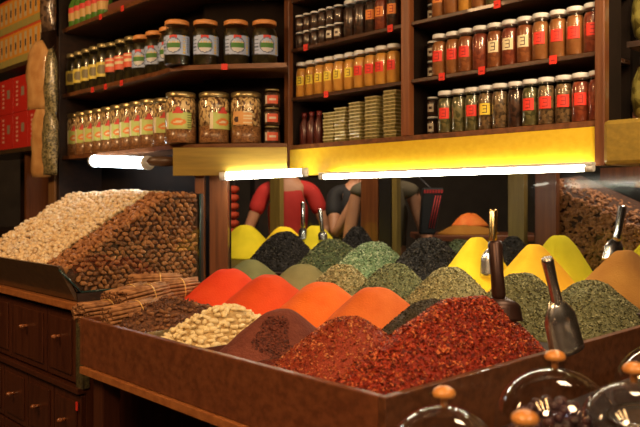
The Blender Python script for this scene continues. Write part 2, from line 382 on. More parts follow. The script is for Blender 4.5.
baseheap('spice_pods', 'bed of dark broken bark and pods below the cinnamon bundles', 'spice pods', 2.27, 1.42, -.37, ZF, .185, .23, [BARKD], e=.5, rough=.012, seed=9.)
podp = []
for k in range(3):
    mb = MB()
    if k < 2: mb.lathe(egg(.026,.008,6,.2), 7); mb.v = [(x*random.uniform(.8,1.2),y*random.uniform(.6,1.2),z) for x,y,z in mb.v]
    else:
        for q in range(6):
            th = q*math.pi/3; mb.tube((0,0,0),(.013*math.cos(th),.013*math.sin(th),.003),.004,.001,6)
    podp.append(build('spice_pod', mb, BARKD if k else BARK))
scatter('spice_pod', podp, on_heap(2.27,1.42,-.37,ZF,.185,.23,.5,2.4,9.,.012,240,.004), 'dark brown dried spice pod lying below the cinnamon bundles', 'spice pod', 'loose dark spice pods')
CIN = mat('cinnamon_bark', (.22,.09,.03), .65, c2=(.46,.22,.085), scale=30, bump=.25, bscale=60, stretch=(0,1,1,.15))
CINE = mat('cinnamon_hollow_shade', (.08,.03,.012), .8)
BAND = mat('yellow_band', (.80,.48,.12), .5)
def bundle(loc, rot, label, n=19, R=.036, L=.17, k=0):
    root = empty('cinnamon_bundle', loc, 0, label, 'cinnamon bundle', 'tied cinnamon bundles')
    root.rotation_euler = rot
    pos = [(0,0)]+[(R*.30*math.cos(i*math.pi/3),R*.30*math.sin(i*math.pi/3)) for i in range(6)]+[(R*.58*math.cos(i*.571+.2),R*.58*math.sin(i*.571+.2)) for i in range(11)]+[(R*.87*math.cos(i*.3696),R*.87*math.sin(i*.3696)) for i in range(17)]
    for (x,y) in pos:
        mb = MB(); j = random.uniform(-.012,.012); fx = random.uniform(.95,1.08)
        r = R*random.uniform(.12,.165)
        mb.tube((j-L/2, x*1.06, y*1.06), (j+L/2, x*fx, y*fx), r, r*.95, 8)
        # dark discs painted in for the shaded hollows of rolled ends
        mb.tube((j-L/2-.001, x*1.06, y*1.06), (j-L/2+.004, x*1.06, y*1.06), r*.6, r*.6, 6, 1)
        build('cinnamon_stick', mb, [CIN, CINE], root)
    mb = MB(); q = Matrix.Rotation(math.pi/2, 3, 'Y')
    mb.lathe([(R*1.08,-.002),(R*1.10,-.002),(R*1.10,.0025),(R*1.08,.0025)], 24, (.02,0,0), 0, True, False, q)
    build('band', mb, BAND, root)
    return root
vang = math.atan2(VY, VX)
bundle_at = lambda px,py,Y: ((px-320)/731*Y, Y, H-(py-200)/731*Y)
for (px,py,Y,rz,ry,lab) in (
    (127,297,2.88, vang+.30,-.10,'tied cinnamon bundle with dark ends at the back left of the pile'),
    (176,290,2.98, vang-.10,-.05,'tied cinnamon bundle nearest to the red powder heap'),
    (144,297,2.76, vang+.15,-.10,'tied cinnamon bundle lying on top in the middle of the pile'),
    (155,284,3.08, vang-.45,-.02,'tied cinnamon bundle farthest back against the almond glass'),
    (132,314,2.62, vang+.05,-.08,'tied cinnamon bundle lowest at the front rim'),
    (103,312,2.76, vang+.2, .0,'tied cinnamon bundle at the far left corner of the counter')):
    bundle(bundle_at(px,py,Y), (0, ry, rz), lab, R=.043, L=.20)

# ---------------------------------------------------------------- nut tray (glass sided) with almonds and pistachios
NA = 2.90; ZT = -.383
def nut_z(d): return -.300+max(0, min(d,1.80)-1.28)*.62
t = Thing('nut_tray', W(3.3,1.6,ZT-.04), 'dark wooden glass-sided nut tray sloping up behind the cinnamon, on the drawer cabinet', 'nut tray')
t.part('front_board', MB().add([W(NA,1.34,ZT-.035),W(4.0,1.34,ZT-.035),W(4.0,1.262,-.270),W(NA,1.262,-.270),W(NA,1.36,ZT-.035),W(4.0,1.36,ZT-.035),W(4.0,1.282,-.270),W(NA,1.282,-.270)],
     [(0,1,2,3),(7,6,5,4),(3,2,6,7),(1,0,4,5),(0,3,7,4),(2,1,5,6)]), wood('tray_wood',(.055,.03,.015),(.09,.05,.024),rough=.45), bevel=.002)
t.part('base', MB().boxw(NA-.01, 4.0, 1.345, 1.955, ZT-.04, ZT-.005), W_DARK)
EDGE = mat('glass_edge', (.02,.05,.05), .15)
def pane_poly(a0,a1,pts,m=0):
    mb = MB(); n = len(pts)
    return mb.add([W(a0,d,z) for d,z in pts]+[W(a1,d,z) for d,z in pts], [tuple(range(n)), tuple(range(2*n-1,n-1,-1))]+[(i,n+i,n+(i+1)%n,(i+1)%n) for i in range(n)], m)
side = [(1.268,-.285),(1.36,ZT),(1.95,ZT),(1.95,.03),(1.79,.03)]
t.part('side_glass', pane_poly(NA-.004, NA-.009, side), GLASS, label='clear glass side panel with almonds behind it')
e = MB()
for (p,q) in ((0,1),(1,2),(2,3)): e.tube(W(NA-.007,*side[p]), W(NA-.007,*side[q]), .005, n=6)
t.part('glass_edge', e, EDGE)
t.part('back_board', MB().boxw(2.9, 4.0, 1.955, 1.975, ZT-.04, .03), W_DARK)
t.part('left_board', MB().boxw(4.0, 4.02, 1.36, 2.0, ZT-.04, -.2), W_DARK)
e = MB().tube(W(3.13,1.62,nut_z(1.62)+.018), W(3.13,1.99,.055), .003, n=6)
t.part('top_glass', pane_poly(3.127,3.133,[(1.40,nut_z(1.40)-.02),(1.95,-.1),(1.95,.055),(1.8,.05),(1.40,nut_z(1.40)+.006)]), GLASS)
ALM = mat('almond_skin', (.22,.085,.03), .55, c2=(.36,.16,.065), scale=50, bump=.3, bscale=90, spec=.4)
ALM2 = mat('almond_skin_light', (.34,.14,.05), .5, c2=(.46,.21,.08), scale=50, bump=.3, bscale=90)
ALMB = mat('shaded_almond_bed', (.03,.012,.006), .8, c2=(.08,.03,.012), scale=60, bump=.6, bscale=70)  # bed darkened to stand in for shade between the almonds
PIS = mat('pistachio_shell', (.66,.44,.22), .5, c2=(.88,.72,.46), scale=60, bump=.2)
PIS2 = mat('pistachio_shell_pale', (.86,.78,.60), .5, c2=(.50,.30,.13), scale=45, bump=.2)
PISB = mat('shaded_pistachio_bed', (.16,.08,.03), .8, c2=(.36,.22,.10), scale=80, bump=.6, bscale=90)  # darkened likewise, as shade in the gaps between pistachios
def wedge(a0,a1,dz):
    ds = [1.30+i*.05 for i in range(15)]; ds = [d for d in ds if d <= 1.951]
    pts = [(d, nut_z(d)+dz) for d in ds]; pts = [(1.352,ZT),(1.95,ZT)]+pts[::-1]
    return pane_poly(a0,a1,pts)
def almond_mb(s=1):
    mb = MB(); p = []
    for i in range(7):
        th = math.pi*i/6; zz = -.0165*math.cos(th); r = .0105*math.sin(th)**.9*(1-.28*zz/.0165)
        p.append((max(r,.0003), zz))
    mb.lathe(p, 8); mb.v = [(x*s,y*.68*s,z*s) for x,y,z in mb.v]; return mb
def add_inst(mb, base, p, rot, s, m):
    M = rot.to_matrix()
    mb.add([M@Vector(v)*s+p for v in base.v], base.f, m, True)
def rrot(): return Euler((random.uniform(0,6.3),random.uniform(0,6.3),random.uniform(0,6.3)))
# rest of the nuts: beds with all the less visible nuts in one object each
mb = wedge(NA+.012, 3.12, -.012); mb.m = [0]*len(mb.f); am = almond_mb()
cand = []
d = 1.298
while d < 1.94:
    a = NA+.012
    while a < 3.12:
        cand.append((a+random.uniform(-.004,.004), d+random.uniform(-.005,.005))); a += .019
    d += .021
for (a,d) in cand: add_inst(mb, am, W(a,d,nut_z(d)+random.uniform(-.006,.006)), rrot(), 1, random.choice((1,2)))
side_pts = []
z = ZT+.010
row = 0
while z < .03:
    d = 1.36 + (row%2)*.0158
    while d < 1.935:
        top = nut_z(d)
        fr = 1.36-(z-ZT)*.8 if z < -.29 else 1.28
        if z < top-.004 and d > max(1.30, fr)+.012: side_pts.append((d+random.uniform(-.005,.005), z+random.uniform(-.004,.004)))
        d += .0315
    z += .0205; row += 1
random.shuffle(side_pts)
side_pts.sort(key=lambda q: q[0]+random.uniform(-.02,.02))
indiv = side_pts[:300]
for (d,z) in side_pts[300:]: add_inst(mb, am, W(NA+.008,d,z), Euler((random.uniform(-.4,.4)+math.pi/2*random.choice((0,0,1)), random.uniform(0,6.3), 0)), 1, random.choice((1,2)))
# inner layer closes gaps behind the glass, darkened as shade
for (d,z) in side_pts: add_inst(mb, am, W(NA+.026,d+.013,z+.009), rrot(), 1, 0)
tag(build('almonds', mb, [ALMB, ALM, ALM2]), 'mass of brown almonds filling the glass-sided tray behind the cinnamon', 'almonds', None, 'stuff')
ALM3 = mat('almond_skin_dark', (.15,.055,.02), .55, c2=(.24,.10,.04), scale=50, bump=.3, bscale=90)
ap = [build('almond', almond_mb(), ALM), build('almond', almond_mb(), ALM2), build('almond', almond_mb(), ALM3)]
vrot = Matrix.Rotation(RZ, 3, 'Z')
for k,(d,z) in enumerate(indiv):
    o = ap[k] if k < 3 else ap[k%3].copy()
    if k >= 3: COL.objects.link(o)
    o.location = W(NA+random.uniform(.005,.011), d, z)
    # long axis in the plane of the glass, flat side towards it
    th = random.gauss(.45, .55); up = Vector((0,0,1)); v = Vector((VX,VY,0)); u = Vector((UX,UY,0))
    ax = (up*math.cos(th+1.2)+v*math.sin(th+1.2)).normalized(); nrm = (u+Vector((random.uniform(-.5,.5),random.uniform(-.5,.5),random.uniform(-.5,.5)))*.8).normalized()
    xx = ax.cross(nrm).normalized(); nrm = xx.cross(ax)
    o.rotation_euler = Matrix((xx, -nrm, ax)).transposed().to_euler()
    s = random.uniform(.86,1.04); o.scale = (s,s,s)
    tag(o, 'brown almond pressed against the glass side of the nut tray', 'almond', 'almonds behind the tray glass')
# pistachios
mb = wedge(3.135, 3.99, -.006)
def pist_mb():
    mb = MB(); mb.lathe([(max(.0003,.0088*math.sin(math.pi*i/6)), -.0125*math.cos(math.pi*i/6)) for i in range(7)], 8); return mb
pm = pist_mb(); cand = []
d = 1.296
while d < 1.935:
    a = 3.14
    while a < 3.985:
        cand.append((a+random.uniform(-.005,.005), d+random.uniform(-.005,.005))); a += .0215
    d += .0205
pz = lambda a,d: nut_z(d)+.012*noise.noise((a*12,d*12,3))+.03*max(0,1-abs(a-3.5)/.5)*max(0,(d-1.4))
cand.sort(key=lambda q: W(q[0],q[1],nut_z(q[1])).xy.length+random.uniform(-.05,.05))
for (a,d) in cand[300:]: add_inst(mb, pm, W(a,d,pz(a,d)+random.uniform(0,.005)), rrot(), random.uniform(1.05,1.45), random.choice((1,2)))
tag(build('pistachios', mb, [PISB, PIS, PIS2]), 'mass of pale shelled pistachio nuts heaped left of the almonds', 'pistachios', None, 'stuff')
pp = [build('pistachio', pist_mb(), PIS), build('pistachio', pist_mb(), PIS2)]
for k,(a,d) in enumerate(cand[:300]):
    o = pp[k] if k < 2 else pp[k%2].copy()
    if k >= 2: COL.objects.link(o)
    o.location = W(a,d,pz(a,d)+.003); o.rotation_euler = rrot(); s = random.uniform(1.05,1.4); o.scale = (s,s,s)
    tag(o, 'pale beige pistachio nut in the heap next to the almonds', 'pistachio', 'pistachios nearest the almond tray')

# ---------------------------------------------------------------- drawer cabinet under the nut tray
t = Thing('drawer_cabinet', W(3.4,1.6,-H), 'dark red-brown drawer cabinet with round knobs under the nut tray', 'cabinet')
CF = 1.35; CA = 2.86; CB = 4.3
t.part('body', MB().boxw(CA, CB, CF+.02, 1.98, -H, -.455), W_CAB)
t.part('worktop', MB().boxw(CA-.02, CB, CF-.035, 2.0, -.455, -.423), W_TRIM, bevel=.004, label='orange-brown top slab edge')
t.part('carved_post', MB().boxw(CA-.01, CA+.05, CF-.005, CF+.03, -.78, -.47), mat('greenish_carving',(.10,.085,.035),.5,c2=(.04,.03,.015),scale=60,bump=.6), bevel=.004)
t.part('ledge', MB().boxw(CA+.0, CB, CF-.02, CF+.03, -.80, -.775), W_CAB, bevel=.004)
fr = lambda a0,a1,z0,z1: MB().boxw(a0,a1,CF,CF+.02,z0,z1).boxw(a0+.03,a1-.03,CF-.008,CF,z0+.03,z1-.03)
def knob(parent, a, z):
    mb = MB(); q = Vector((VX,VY,0)); p = W(a,CF-.008,z)
    mb.tube(p, p-q*.018, .008, .006, 10); mb.lathe([(.0005,-.010),(.010,-.007),(.014,0),(.010,.007),(.0005,.010)], 12, p-q*.024)
    t.part('knob', mb, mat('knob_wood',(.30,.10,.035),.25,coat=.5), parent)
for (a0,a1) in ((CA+.06,3.20),(3.21,3.62),(3.63,4.04)):
    d_ = t.part('door', fr(a0,a1,-.765,-.475), W_CAB, bevel=.003); knob(d_, (a0+a1)/2+.0, -.585)
for (a0,a1) in ((CA+.01,3.13),(3.14,3.42),(3.43,3.72),(3.73,4.02)):
    for (z0,z1) in ((-1.07,-.81),(-1.34,-1.08)):
        d_ = t.part('drawer', fr(a0,a1,z0,z1), W_CAB, bevel=.003); knob(d_, (a0+a1)/2, z1-.12)
tag(build('key_tag', MB().boxw(CA+.02,CA+.035,CF-.012,CF-.008,-.87,-.835), RED), 'small red tag hanging at the cabinet corner below the ledge', 'tag')

# ---------------------------------------------------------------- shelving
Z1, Z2, Z3 = .27, .505, .746
# right unit
t = Thing('shelf_unit', W(2,2.45,.1), 'long wooden wall shelf unit of spice jars over the counter, right of the brown post', 'shelf')
RA, RB, RD = 1.155, 2.73, 2.37
t.part('shelf_board', MB().boxw(RA,RB,RD,RD+.26,Z1-.022,Z1), W_SHELF, bevel=.002)
for z in (Z2,Z3,.99): t.part('shelf_board', MB().boxw(RA,RB,RD+.005,RD+.26,z-.016,z), wood('shaded_inner_shelf',(.05,.02,.008),(.09,.035,.014)), bevel=.002)  # upper boards in a darker wood colour for the interior shade
t.part('back_panel', MB().boxw(RA,RB+.0,RD+.26,RD+.28,.12,1.3), W_MATT)
t.part('post', MB().boxw(RB,RB+.035,RD-.01,RD+.02,.115,1.3), W_POST, bevel=.003); t.part('side_panel', MB().boxw(RB+.004,RB+.03,RD+.021,RD+.27,.115,1.3), W_MATT)  # post sides split off and coloured dark for the interior shade
t.part('divider', MB().boxw(1.975,2.0,RD+.026,RD+.26,Z1,1.3), W_MATT)
t.part('post', MB().boxw(1.965,2.01,RD-.008,RD+.025,Z1,1.3), wood('red_post_wood',(.17,.055,.02),(.26,.09,.03),along='z'), bevel=.003)
t.part('post', MB().boxw(RA-.035,RA,RD-.015,RD+.02,.115,1.3), W_POST, bevel=.003); t.part('side_panel', MB().boxw(RA-.03,RA-.004,RD+.021,RD+.12,.115,1.3), W_MATT)
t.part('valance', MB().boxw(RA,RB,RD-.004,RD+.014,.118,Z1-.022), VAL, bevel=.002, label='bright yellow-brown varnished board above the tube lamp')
# far right unit
t = Thing('shelf_unit', W(.95,2.6,.1), 'wooden shelf unit at the right edge holding round jars of pickles', 'shelf')
t.part('shelf_board', MB().boxw(.6,RA-.036,RD+.15,RD+.5,.25,.27), W_SHELF); t.part('shelf_board', MB().boxw(.6,RA-.036,RD+.15,RD+.5,.53,.55), W_DARK)
t.part('back_panel', MB().boxw(.6,RA-.036,RD+.5,RD+.52,.12,1.3), W_DARK)
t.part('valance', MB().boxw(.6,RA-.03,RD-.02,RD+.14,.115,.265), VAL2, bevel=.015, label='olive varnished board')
# left unit with corner, board outline in plan
LD = 1.93; ZL = (.27,.65,1.05)
L0 = (4.36,LD); pc = W(3.17,LD,0); m1 = (-.158,3.455)
def plan(off):
    o = off
    p = [W(4.36,LD+o,0).xy, W(3.42,LD+o,0).xy, W(3.27,LD+.004+o,0).xy, (pc.x+.035+o*.4,pc.y-.055+o*.9), (pc.x+.11+o*.2, pc.y-.10+o), (-.5,3.50+o), (m1[0],m1[1]+o)]
    return [tuple(q) for q in p]
def band(o0,o1,z0,z1):
    f = plan(o0); b = plan(o1); n = len(f); mb = MB()
    vs = [(x,y,H+z0) for x,y in f]+[(x,y,H+z0) for x,y in b]+[(x,y,H+z1) for x,y in f]+[(x,y,H+z1) for x,y in b]
    fs = []
    for i in range(n-1):
        fs += [(i,n+i,n+i+1,i+1),(2*n+i,2*n+i+1,3*n+i+1,3*n+i),(i,i+1,2*n+i+1,2*n+i),(n+i+1,n+i,3*n+i,3*n+i+1)]
    fs += [(0,2*n,3*n,n),(n-1,2*n-1,4*n-1,3*n-1)]
    return mb.add(vs, fs)
t = Thing('shelf_unit', (-.6,3.8,H+.1), 'wooden shelf unit with rounded corner holding pickle and nut jars, left of the brown post', 'shelf')
for z in ZL: t.part('shelf_board', band(0,.30,z-.022,z), W_SHELF)
t.part('back_panel', band(.30,.32,.115,1.4), W_MATT)
t.part('lower_back_panel', MB().boxw(3.0,4.36,LD+.26,LD+.28,-.45,.25), W_MATT)
t.part('post', MB().boxw(4.36,4.40,LD-.02,LD+.3,-.1,1.4), W_DARK, bevel=.003)
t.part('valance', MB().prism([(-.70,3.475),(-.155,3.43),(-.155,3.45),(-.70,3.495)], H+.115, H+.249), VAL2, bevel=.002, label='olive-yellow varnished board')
t.part('side_post', MB().box(-.60,-.555,3.50,3.56,H-.42,H+.12).box(-.535,-.445,3.53,3.60,H-.42,H+.12), W_POST, bevel=.003, label='brown post below the shelf corner')

# ---------------------------------------------------------------- tube lamps
def tube_lamp(p0, p1, r, label, m, cap=.03, house=True):
    p0 = Vector(p0); p1 = Vector(p1); mid = (p0+p1)/2
    t = Thing('tube_lamp', mid, label, 'lamp'); d = (p1-p0).normalized()
    t.part('tube', MB().tube(p0,p1,r,n=14), m, label='glowing glass tube')
    t.part('end_cap', MB().tube(p0-d*cap,p0,r*1.15,n=12), WHITE_LID); t.part('end_cap', MB().tube(p1,p1+d*cap,r*1.15,n=12), WHITE_LID)
    if house:
        mb = MB(); s = d.cross(Vector((0,0,1))).normalized()
        up = Vector((0,0,1)); q = [p0-d*cap-s*r*1.2+up*r*1.05, p1+d*cap-s*r*1.2+up*r*1.05, p1+d*cap+s*r*1.2+up*r*1.05, p0-d*cap+s*r*1.2+up*r*1.05]
        mb.hexa(q+[x+up*r*.9 for x in q]); t.part('housing', mb, WHITE_LID)
tube_lamp(W(2.43,RD-.050,.106), W(1.17,RD-.050,.106), .0105, 'long glowing tube lamp under the yellow board over the spices', TUBE_Y)
tube_lamp((-.44,3.435,H+.112), (-.085,3.40,H+.128), .018, 'short glowing tube lamp in front of the left end of the glass', TUBE_Y, house=False)
tube_lamp(W(3.90,LD-.01,.222), W(3.33,LD-.01,.190), .032, 'short cool white tube lamp under the nut jar shelf on left', TUBE_W, cap=.02, house=False)
o = build('lamp_shade', MB().lathe([(.001,0),(.06,.004),(.075,.02),(.06,.035),(.001,.04)], 20), mat('brown_cap',(.08,.04,.02),.4)); o.location = W(3.16,LD-.02,.165); o.scale = (1.1,.6,1.3)
tag(o, 'dark brown oval cap at the right end of the cool white tube lamp', 'lamp fitting')

# ---------------------------------------------------------------- mirror behind the heaps, built as a clear glass screen
GD = 3.42
t = Thing('mirror_screen', W(2.8,GD,-.36), 'tall glass screen with wooden posts closing the back of the counter', 'glass screen')
t.part('pane', MB().boxw(.7,5.0,GD+.02,GD+.026,-.40,.5), PANE, label='large slightly bluish clear pane in place of the mirror')
t.part('bottom_rail', MB().boxw(.7,5.0,GD,GD+.04,-.40,-.34), W_DARK)
def pxa(px, dv=GD):
    q = (px-320)/731; return dv*(UY-(-UX)*q)/((-UX)+UY*q)
for (x0,x1,m,lab) in ((363,380,W_POST,'brown post'),(381,393,BLACK,'dark narrow post'),(394,399,OLIVE,'thin gold-olive strip'),(510,526,OLIVE,'olive-gold post'),(537,558,W_POST,'wide red-brown post'),(272,282,OLIVE,'reflected olive post in front of the red shirt'),(252,257,BLACK,'thin black strip')):  # the olive post before the red shirt is a reflection made solid
    t.part('post', MB().boxw(pxa(x1),pxa(x0),GD-.02,GD+.018,-.40,.5), m, label=lab, bevel=.002)

# ---------------------------------------------------------------- label art on curved or flat grids
def art_patch(R, z0, z1, ang, nx, nz, fn, off=.0008, center=0):
    mb = MB()
    for j in range(nz):
        for i in range(nx):
            t0 = -math.pi/2+center+ang*(i/nx-.5); t1 = -math.pi/2+center+ang*((i+1)/nx-.5)
            a = z0+(z1-z0)*j/nz; b = z0+(z1-z0)*(j+1)/nz; r = R+off
            mb.add([(r*math.cos(t0),r*math.sin(t0),a),(r*math.cos(t1),r*math.sin(t1),a),(r*math.cos(t1),r*math.sin(t1),b),(r*math.cos(t0),r*math.sin(t0),b)], [(0,1,2,3)], fn((i+.5)/nx, (j+.5)/nz), True)
    return mb
def art_scribble(u, v):
    # handwritten strokes like a figure three
    if .28 < u < .72 and (abs(v-.78) < .045 or abs(v-.22) < .045): return 1
    if .66 < u < .74 and .2 < v < .8: return 1
    if .36 < u < .7 and abs(v-.5) < .045: return 1
    return 0
def art_blue(u, v):   # 0 blue, 1 green, 2 red, 3 white, 4 ink, 5 gold
    x = (u-.42)/.21; y = (v-.48)/.36; r = x*x+y*y
    if r < 1:
        if y < -.35: return 3
        if y < .28: return 1
        if y < .55 and int(u*40)%3 == 0: return 5
        return 0 if y > .5 else 3
    if r < 1.3: return 4
    if .30 < u < .54 and v > .87: return 2
    if .70 < u < .78 and int(v*14)%2: return 5
    if .84 < u < .90 and .15 < v < .9 and int(v*20)%2: return 4
    if u < .14 and int(v*16)%3 == 0: return 4
    return 0
def art_nut(u, v):    # 0 lime, 1 red, 2 orange, 3 cream, 4 ink
    x = (u-.5)/.26; y = (v-.42)/.26
    if ((x*.9+y*.3)**2+(y*1.2-x*.25)**2) < 1: return 2 if ((x*.9)**2+(y*1.6-x*.4)**2) > .3 else 3
    if v > .90 and .3 < u < .66: return 1
    if u > .84 and int(v*14)%2: return 4
    if u < .12: return 3
    return 0
def content(n, c, c2, sc=70, kind='voronoi', lo=.2, hi=.8, st=None): return mat(n, c, .35, c2=c2, scale=sc, kind=kind, coat=.5, lo=lo, hi=hi, stretch=st)
C_HONEY = content('honey_spice', (.55,.25,.04), (.68,.33,.06), 15, 'noise', .3,.7)
C_BRN = content('brown_spice', (.20,.06,.02), (.34,.12,.04)); C_ORB = content('orange_brown_spice', (.22,.075,.02), (.36,.15,.05), 30,'noise')
C_RDB = content('red_brown_spice', (.16,.03,.015), (.30,.07,.03)); C_DRK = content('dark_spice', (.025,.012,.008), (.08,.035,.02))
C_GRN = content('green_leaf_spice', (.06,.06,.02), (.20,.17,.07)); C_PEP = content('pepper_spice', (.05,.03,.015), (.24,.15,.07), 110)
C_PIC = content('pickle_brine', (.010,.008,.003), (.045,.035,.012), 30); C_NUT = content('nut_mix', (.10,.035,.012), (.80,.58,.28), 120, lo=.36, hi=.58, st=(0,1,1,.55))
C_NUTF = content('nut_crumb', (.12,.04,.015), (.40,.20,.08), 160); C_OLI = content('olive_pickle', (.08,.055,.01), (.52,.46,.12), 40, lo=.2, hi=.7)
C_WINE = content('dark_red_bottle', (.05,.006,.004), (.09,.012,.006), 8, 'noise')

def jar_proto(R, Ht, lidm, cont, sh=.80, art=None, lidr=.93, neck=.95):
    root = empty('jar')
    g = Ht*sh
    prof = [(R*.9,.001),(R,.006),(R,g*.88),(R*.93,g*.96),(R*neck*.86,g*1.04),(R*neck*.84,Ht*.94)]
    build('glass_body', MB().lathe(prof, 20, cap=False), GLASS, root)
    build('contents', MB().lathe([(r*.955, max(.003,z*.985)) for r,z in prof[:5]], 18), cont, root)
    lr = R*lidr
    build('lid', MB().lathe([(lr,Ht*.90),(lr*1.02,Ht*.905),(lr*1.02,Ht*.985),(lr*.95,Ht),(.001,Ht)], 20), lidm, root)
    if art:
        build('label', art[0], art[1], root)
    return root
def place(src, p, rz, label, group, mats=None, cat='jar', scale=None, name=None, used=set()):
    if src.name not in used and not mats:
        used.add(src.name); o = src; o.location = p; o.rotation_euler.z = rz
        if scale: o.scale = (scale,)*3 if not isinstance(scale, tuple) else scale
    else: o = copy_tree(src, p, rz, scale, mats)
    tag(o, label, cat, group); return o
# -- protos
JR, JH = .0318, .172
stick = lambda c=0.: art_patch(JR, .058, .102, 1.35, 14, 13, art_scribble, center=c)
J_yel = jar_proto(JR,JH,WHITE_LID,C_HONEY,art=(stick(), [YEL, INK]))
J_red = jar_proto(JR,JH,WHITE_LID,C_HONEY,art=(stick(), [RED, DKRED]))
J_crm = jar_proto(JR,JH,WHITE_LID,C_BRN,art=(stick(), [CREAM, INK]))
J_org = jar_proto(JR,JH,WHITE_LID,C_ORB,art=(stick(), [ORG, DKRED]))
J_no = jar_proto(JR,JH,WHITE_LID,C_BRN)
SR, SH = .024, .082
J_small = jar_proto(SR,SH,WHITE_LID,C_DRK,art=(art_patch(SR,.018,.052,1.2,8,6,lambda u,v: 1 if abs(v-.5)<.12 and .2<u<.8 else 0), [WHITEP, INK]))
J_smallno = jar_proto(SR,SH,WHITE_LID,C_DRK)
for j in (J_yel,J_red,J_crm,J_org,J_no,J_small,J_smallno): j.name = 'spice_jar'
LR_ = RZ+.30        # jars on the right wall turned a little towards the aisle
def row(ps, a0, step, d, z, kinds, label, group, jit=.12):
    for i,(src,c) in enumerate(kinds):
        desc = {id(J_yel):'yellow sticker', id(J_red):'red sticker', id(J_crm):'cream sticker', id(J_org):'orange sticker', id(J_no):'no sticker'}[id(src)]
        place(src, W(a0-step*i, d+random.uniform(-.004,.004), z), LR_+random.uniform(-jit,jit), label % (desc, ORD[i]), group, {'contents':c})
Y,R_,C,O,N_ = J_yel,J_red,J_crm,J_org,J_no
row(None, 2.69, .066, RD+.045, Z2, [(Y,C_HONEY)]*6+[(R_,C_HONEY)]*4, 'amber spice jar with %s, %s from left on the middle shelf', 'amber jars on the middle shelf')
row(None, 1.845, .0655, RD+.045, Z2, [(R_,C_ORB),(R_,C_ORB),(R_,C_BRN),(N_,C_RDB),(C,C_BRN),(C,C_RDB),(C,C_BRN),(R_,C_ORB),(R_,C_ORB),(R_,C_ORB),(R_,C_RDB)], 'brown spice jar with %s, %s in the right middle row', 'brown spice jars on the middle shelf')
row(None, 1.815, .0645, RD+.045, Z1, [(R_,C_GRN),(N_,C_GRN),(R_,C_GRN),(Y,C_PEP),(N_,C_PEP),(N_,C_DRK),(R_,C_GRN),(R_,C_PEP),(R_,C_PEP),(R_,C_RDB),(N_,C_RDB)], 'jar of seeds with %s, %s in the lowest right row', 'spice jars on the lowest shelf')
row(None, 1.85, .0655, RD+.045, Z3, [(O,C_ORB),(N_,C_ORB),(N_,C_HONEY),(N_,C_ORB),(N_,C_GRN),(N_,C_GRN),(C,C_BRN),(N_,C_BRN),(N_,C_ORB),(C,C_BRN),(N_,C_RDB)], 'white-lidded jar with %s, %s in the top right row', 'spice jars on the highest shelf')
row(None, 2.36, .066, RD+.045, Z3, [(N_,C_DRK),(N_,C_DRK),(O,C_DRK),(O,C_RDB),(O,C_DRK)], 'tall dark jar with %s, %s of five left of the post, top shelf', 'tall dark jars on the highest shelf')
for i in range(6):
    for k in range(2):
        src = J_small if (k == 0 and i > 3) else J_smallno
        place(src, W(2.70-.054*i, RD+.04, Z3+.083*k), LR_, 'small dark jar, %s from left in the %s tier, top left row' % (ORD[i], ('lower','upper')[k]), 'small stacked dark jars on the highest shelf', {'contents':C_DRK})
for zz,sh in ((Z1,'lowest'),(Z2,'middle'),(Z3,'highest')):
    for k in range(2):
        place(J_small, W(1.925, RD+.10, zz+.083*k), LR_-.1, 'small pale-labelled jar, %s of two beside the post on the %s shelf' % (('lower','upper')[k], sh), 'small label jars beside the post', {'contents':C_DRK})
for src in (J_yel,J_red,J_crm,J_org,J_no,J_small,J_smallno):   # prototypes themselves stand as real jars deeper on the shelf
    pass
# stacked flat glass boxes
flat = empty('glass_box')
build('body', MB().box(-.034,.034,-.034,.034,0,.0115), mat('golden_glass_box',(.10,.08,.02),.25,c2=(.26,.22,.08),scale=90,coat=.6), flat, bevel=.002)  # body darkened so the gaps between lids look shaded
build('lid', MB().box(-.036,.036,-.036,.036,.0115,.0155), mat('gold_box_lid',(.62,.54,.26),.3,.3), flat, bevel=.001)
k = 0
for s,(a,nb) in enumerate(((2.475,9),(2.40,10),(2.305,11),(2.205,12),(2.095,13))):
    for j in range(nb):
        for q in range(1):
            p = W(a+random.uniform(-.003,.003), RD+.05, Z1+.0158*j)
            o = flat if k == 0 else copy_tree(flat); k += 1
            o.location = p; o.rotation_euler.z = RZ+random.uniform(-.08,.08)
            tag(o, 'flat golden glass box in the %s stack from the left on the lowest shelf' % ORD[s], 'glass box', 'flat golden boxes in stack %s' % ORD[s])
bt = empty('bottle')
build('body', MB().lathe([(.022,0),(.024,.004),(.024,.10),(.012,.125),(.011,.145)], 16), C_WINE, bt)
build('cap', MB().lathe([(.013,.14),(.013,.16),(.001,.161)], 12), mat('dark_red_cap',(.12,.01,.008),.4), bt)
for i in range(3):
    o = bt if i == 0 else copy_tree(bt)
    o.location = W(2.68-.053*i, RD+.05, Z1); tag(o, 'dark red bottle, %s from left on the lowest shelf beside the brown post' % ORD[i], 'bottle', 'dark red bottles')

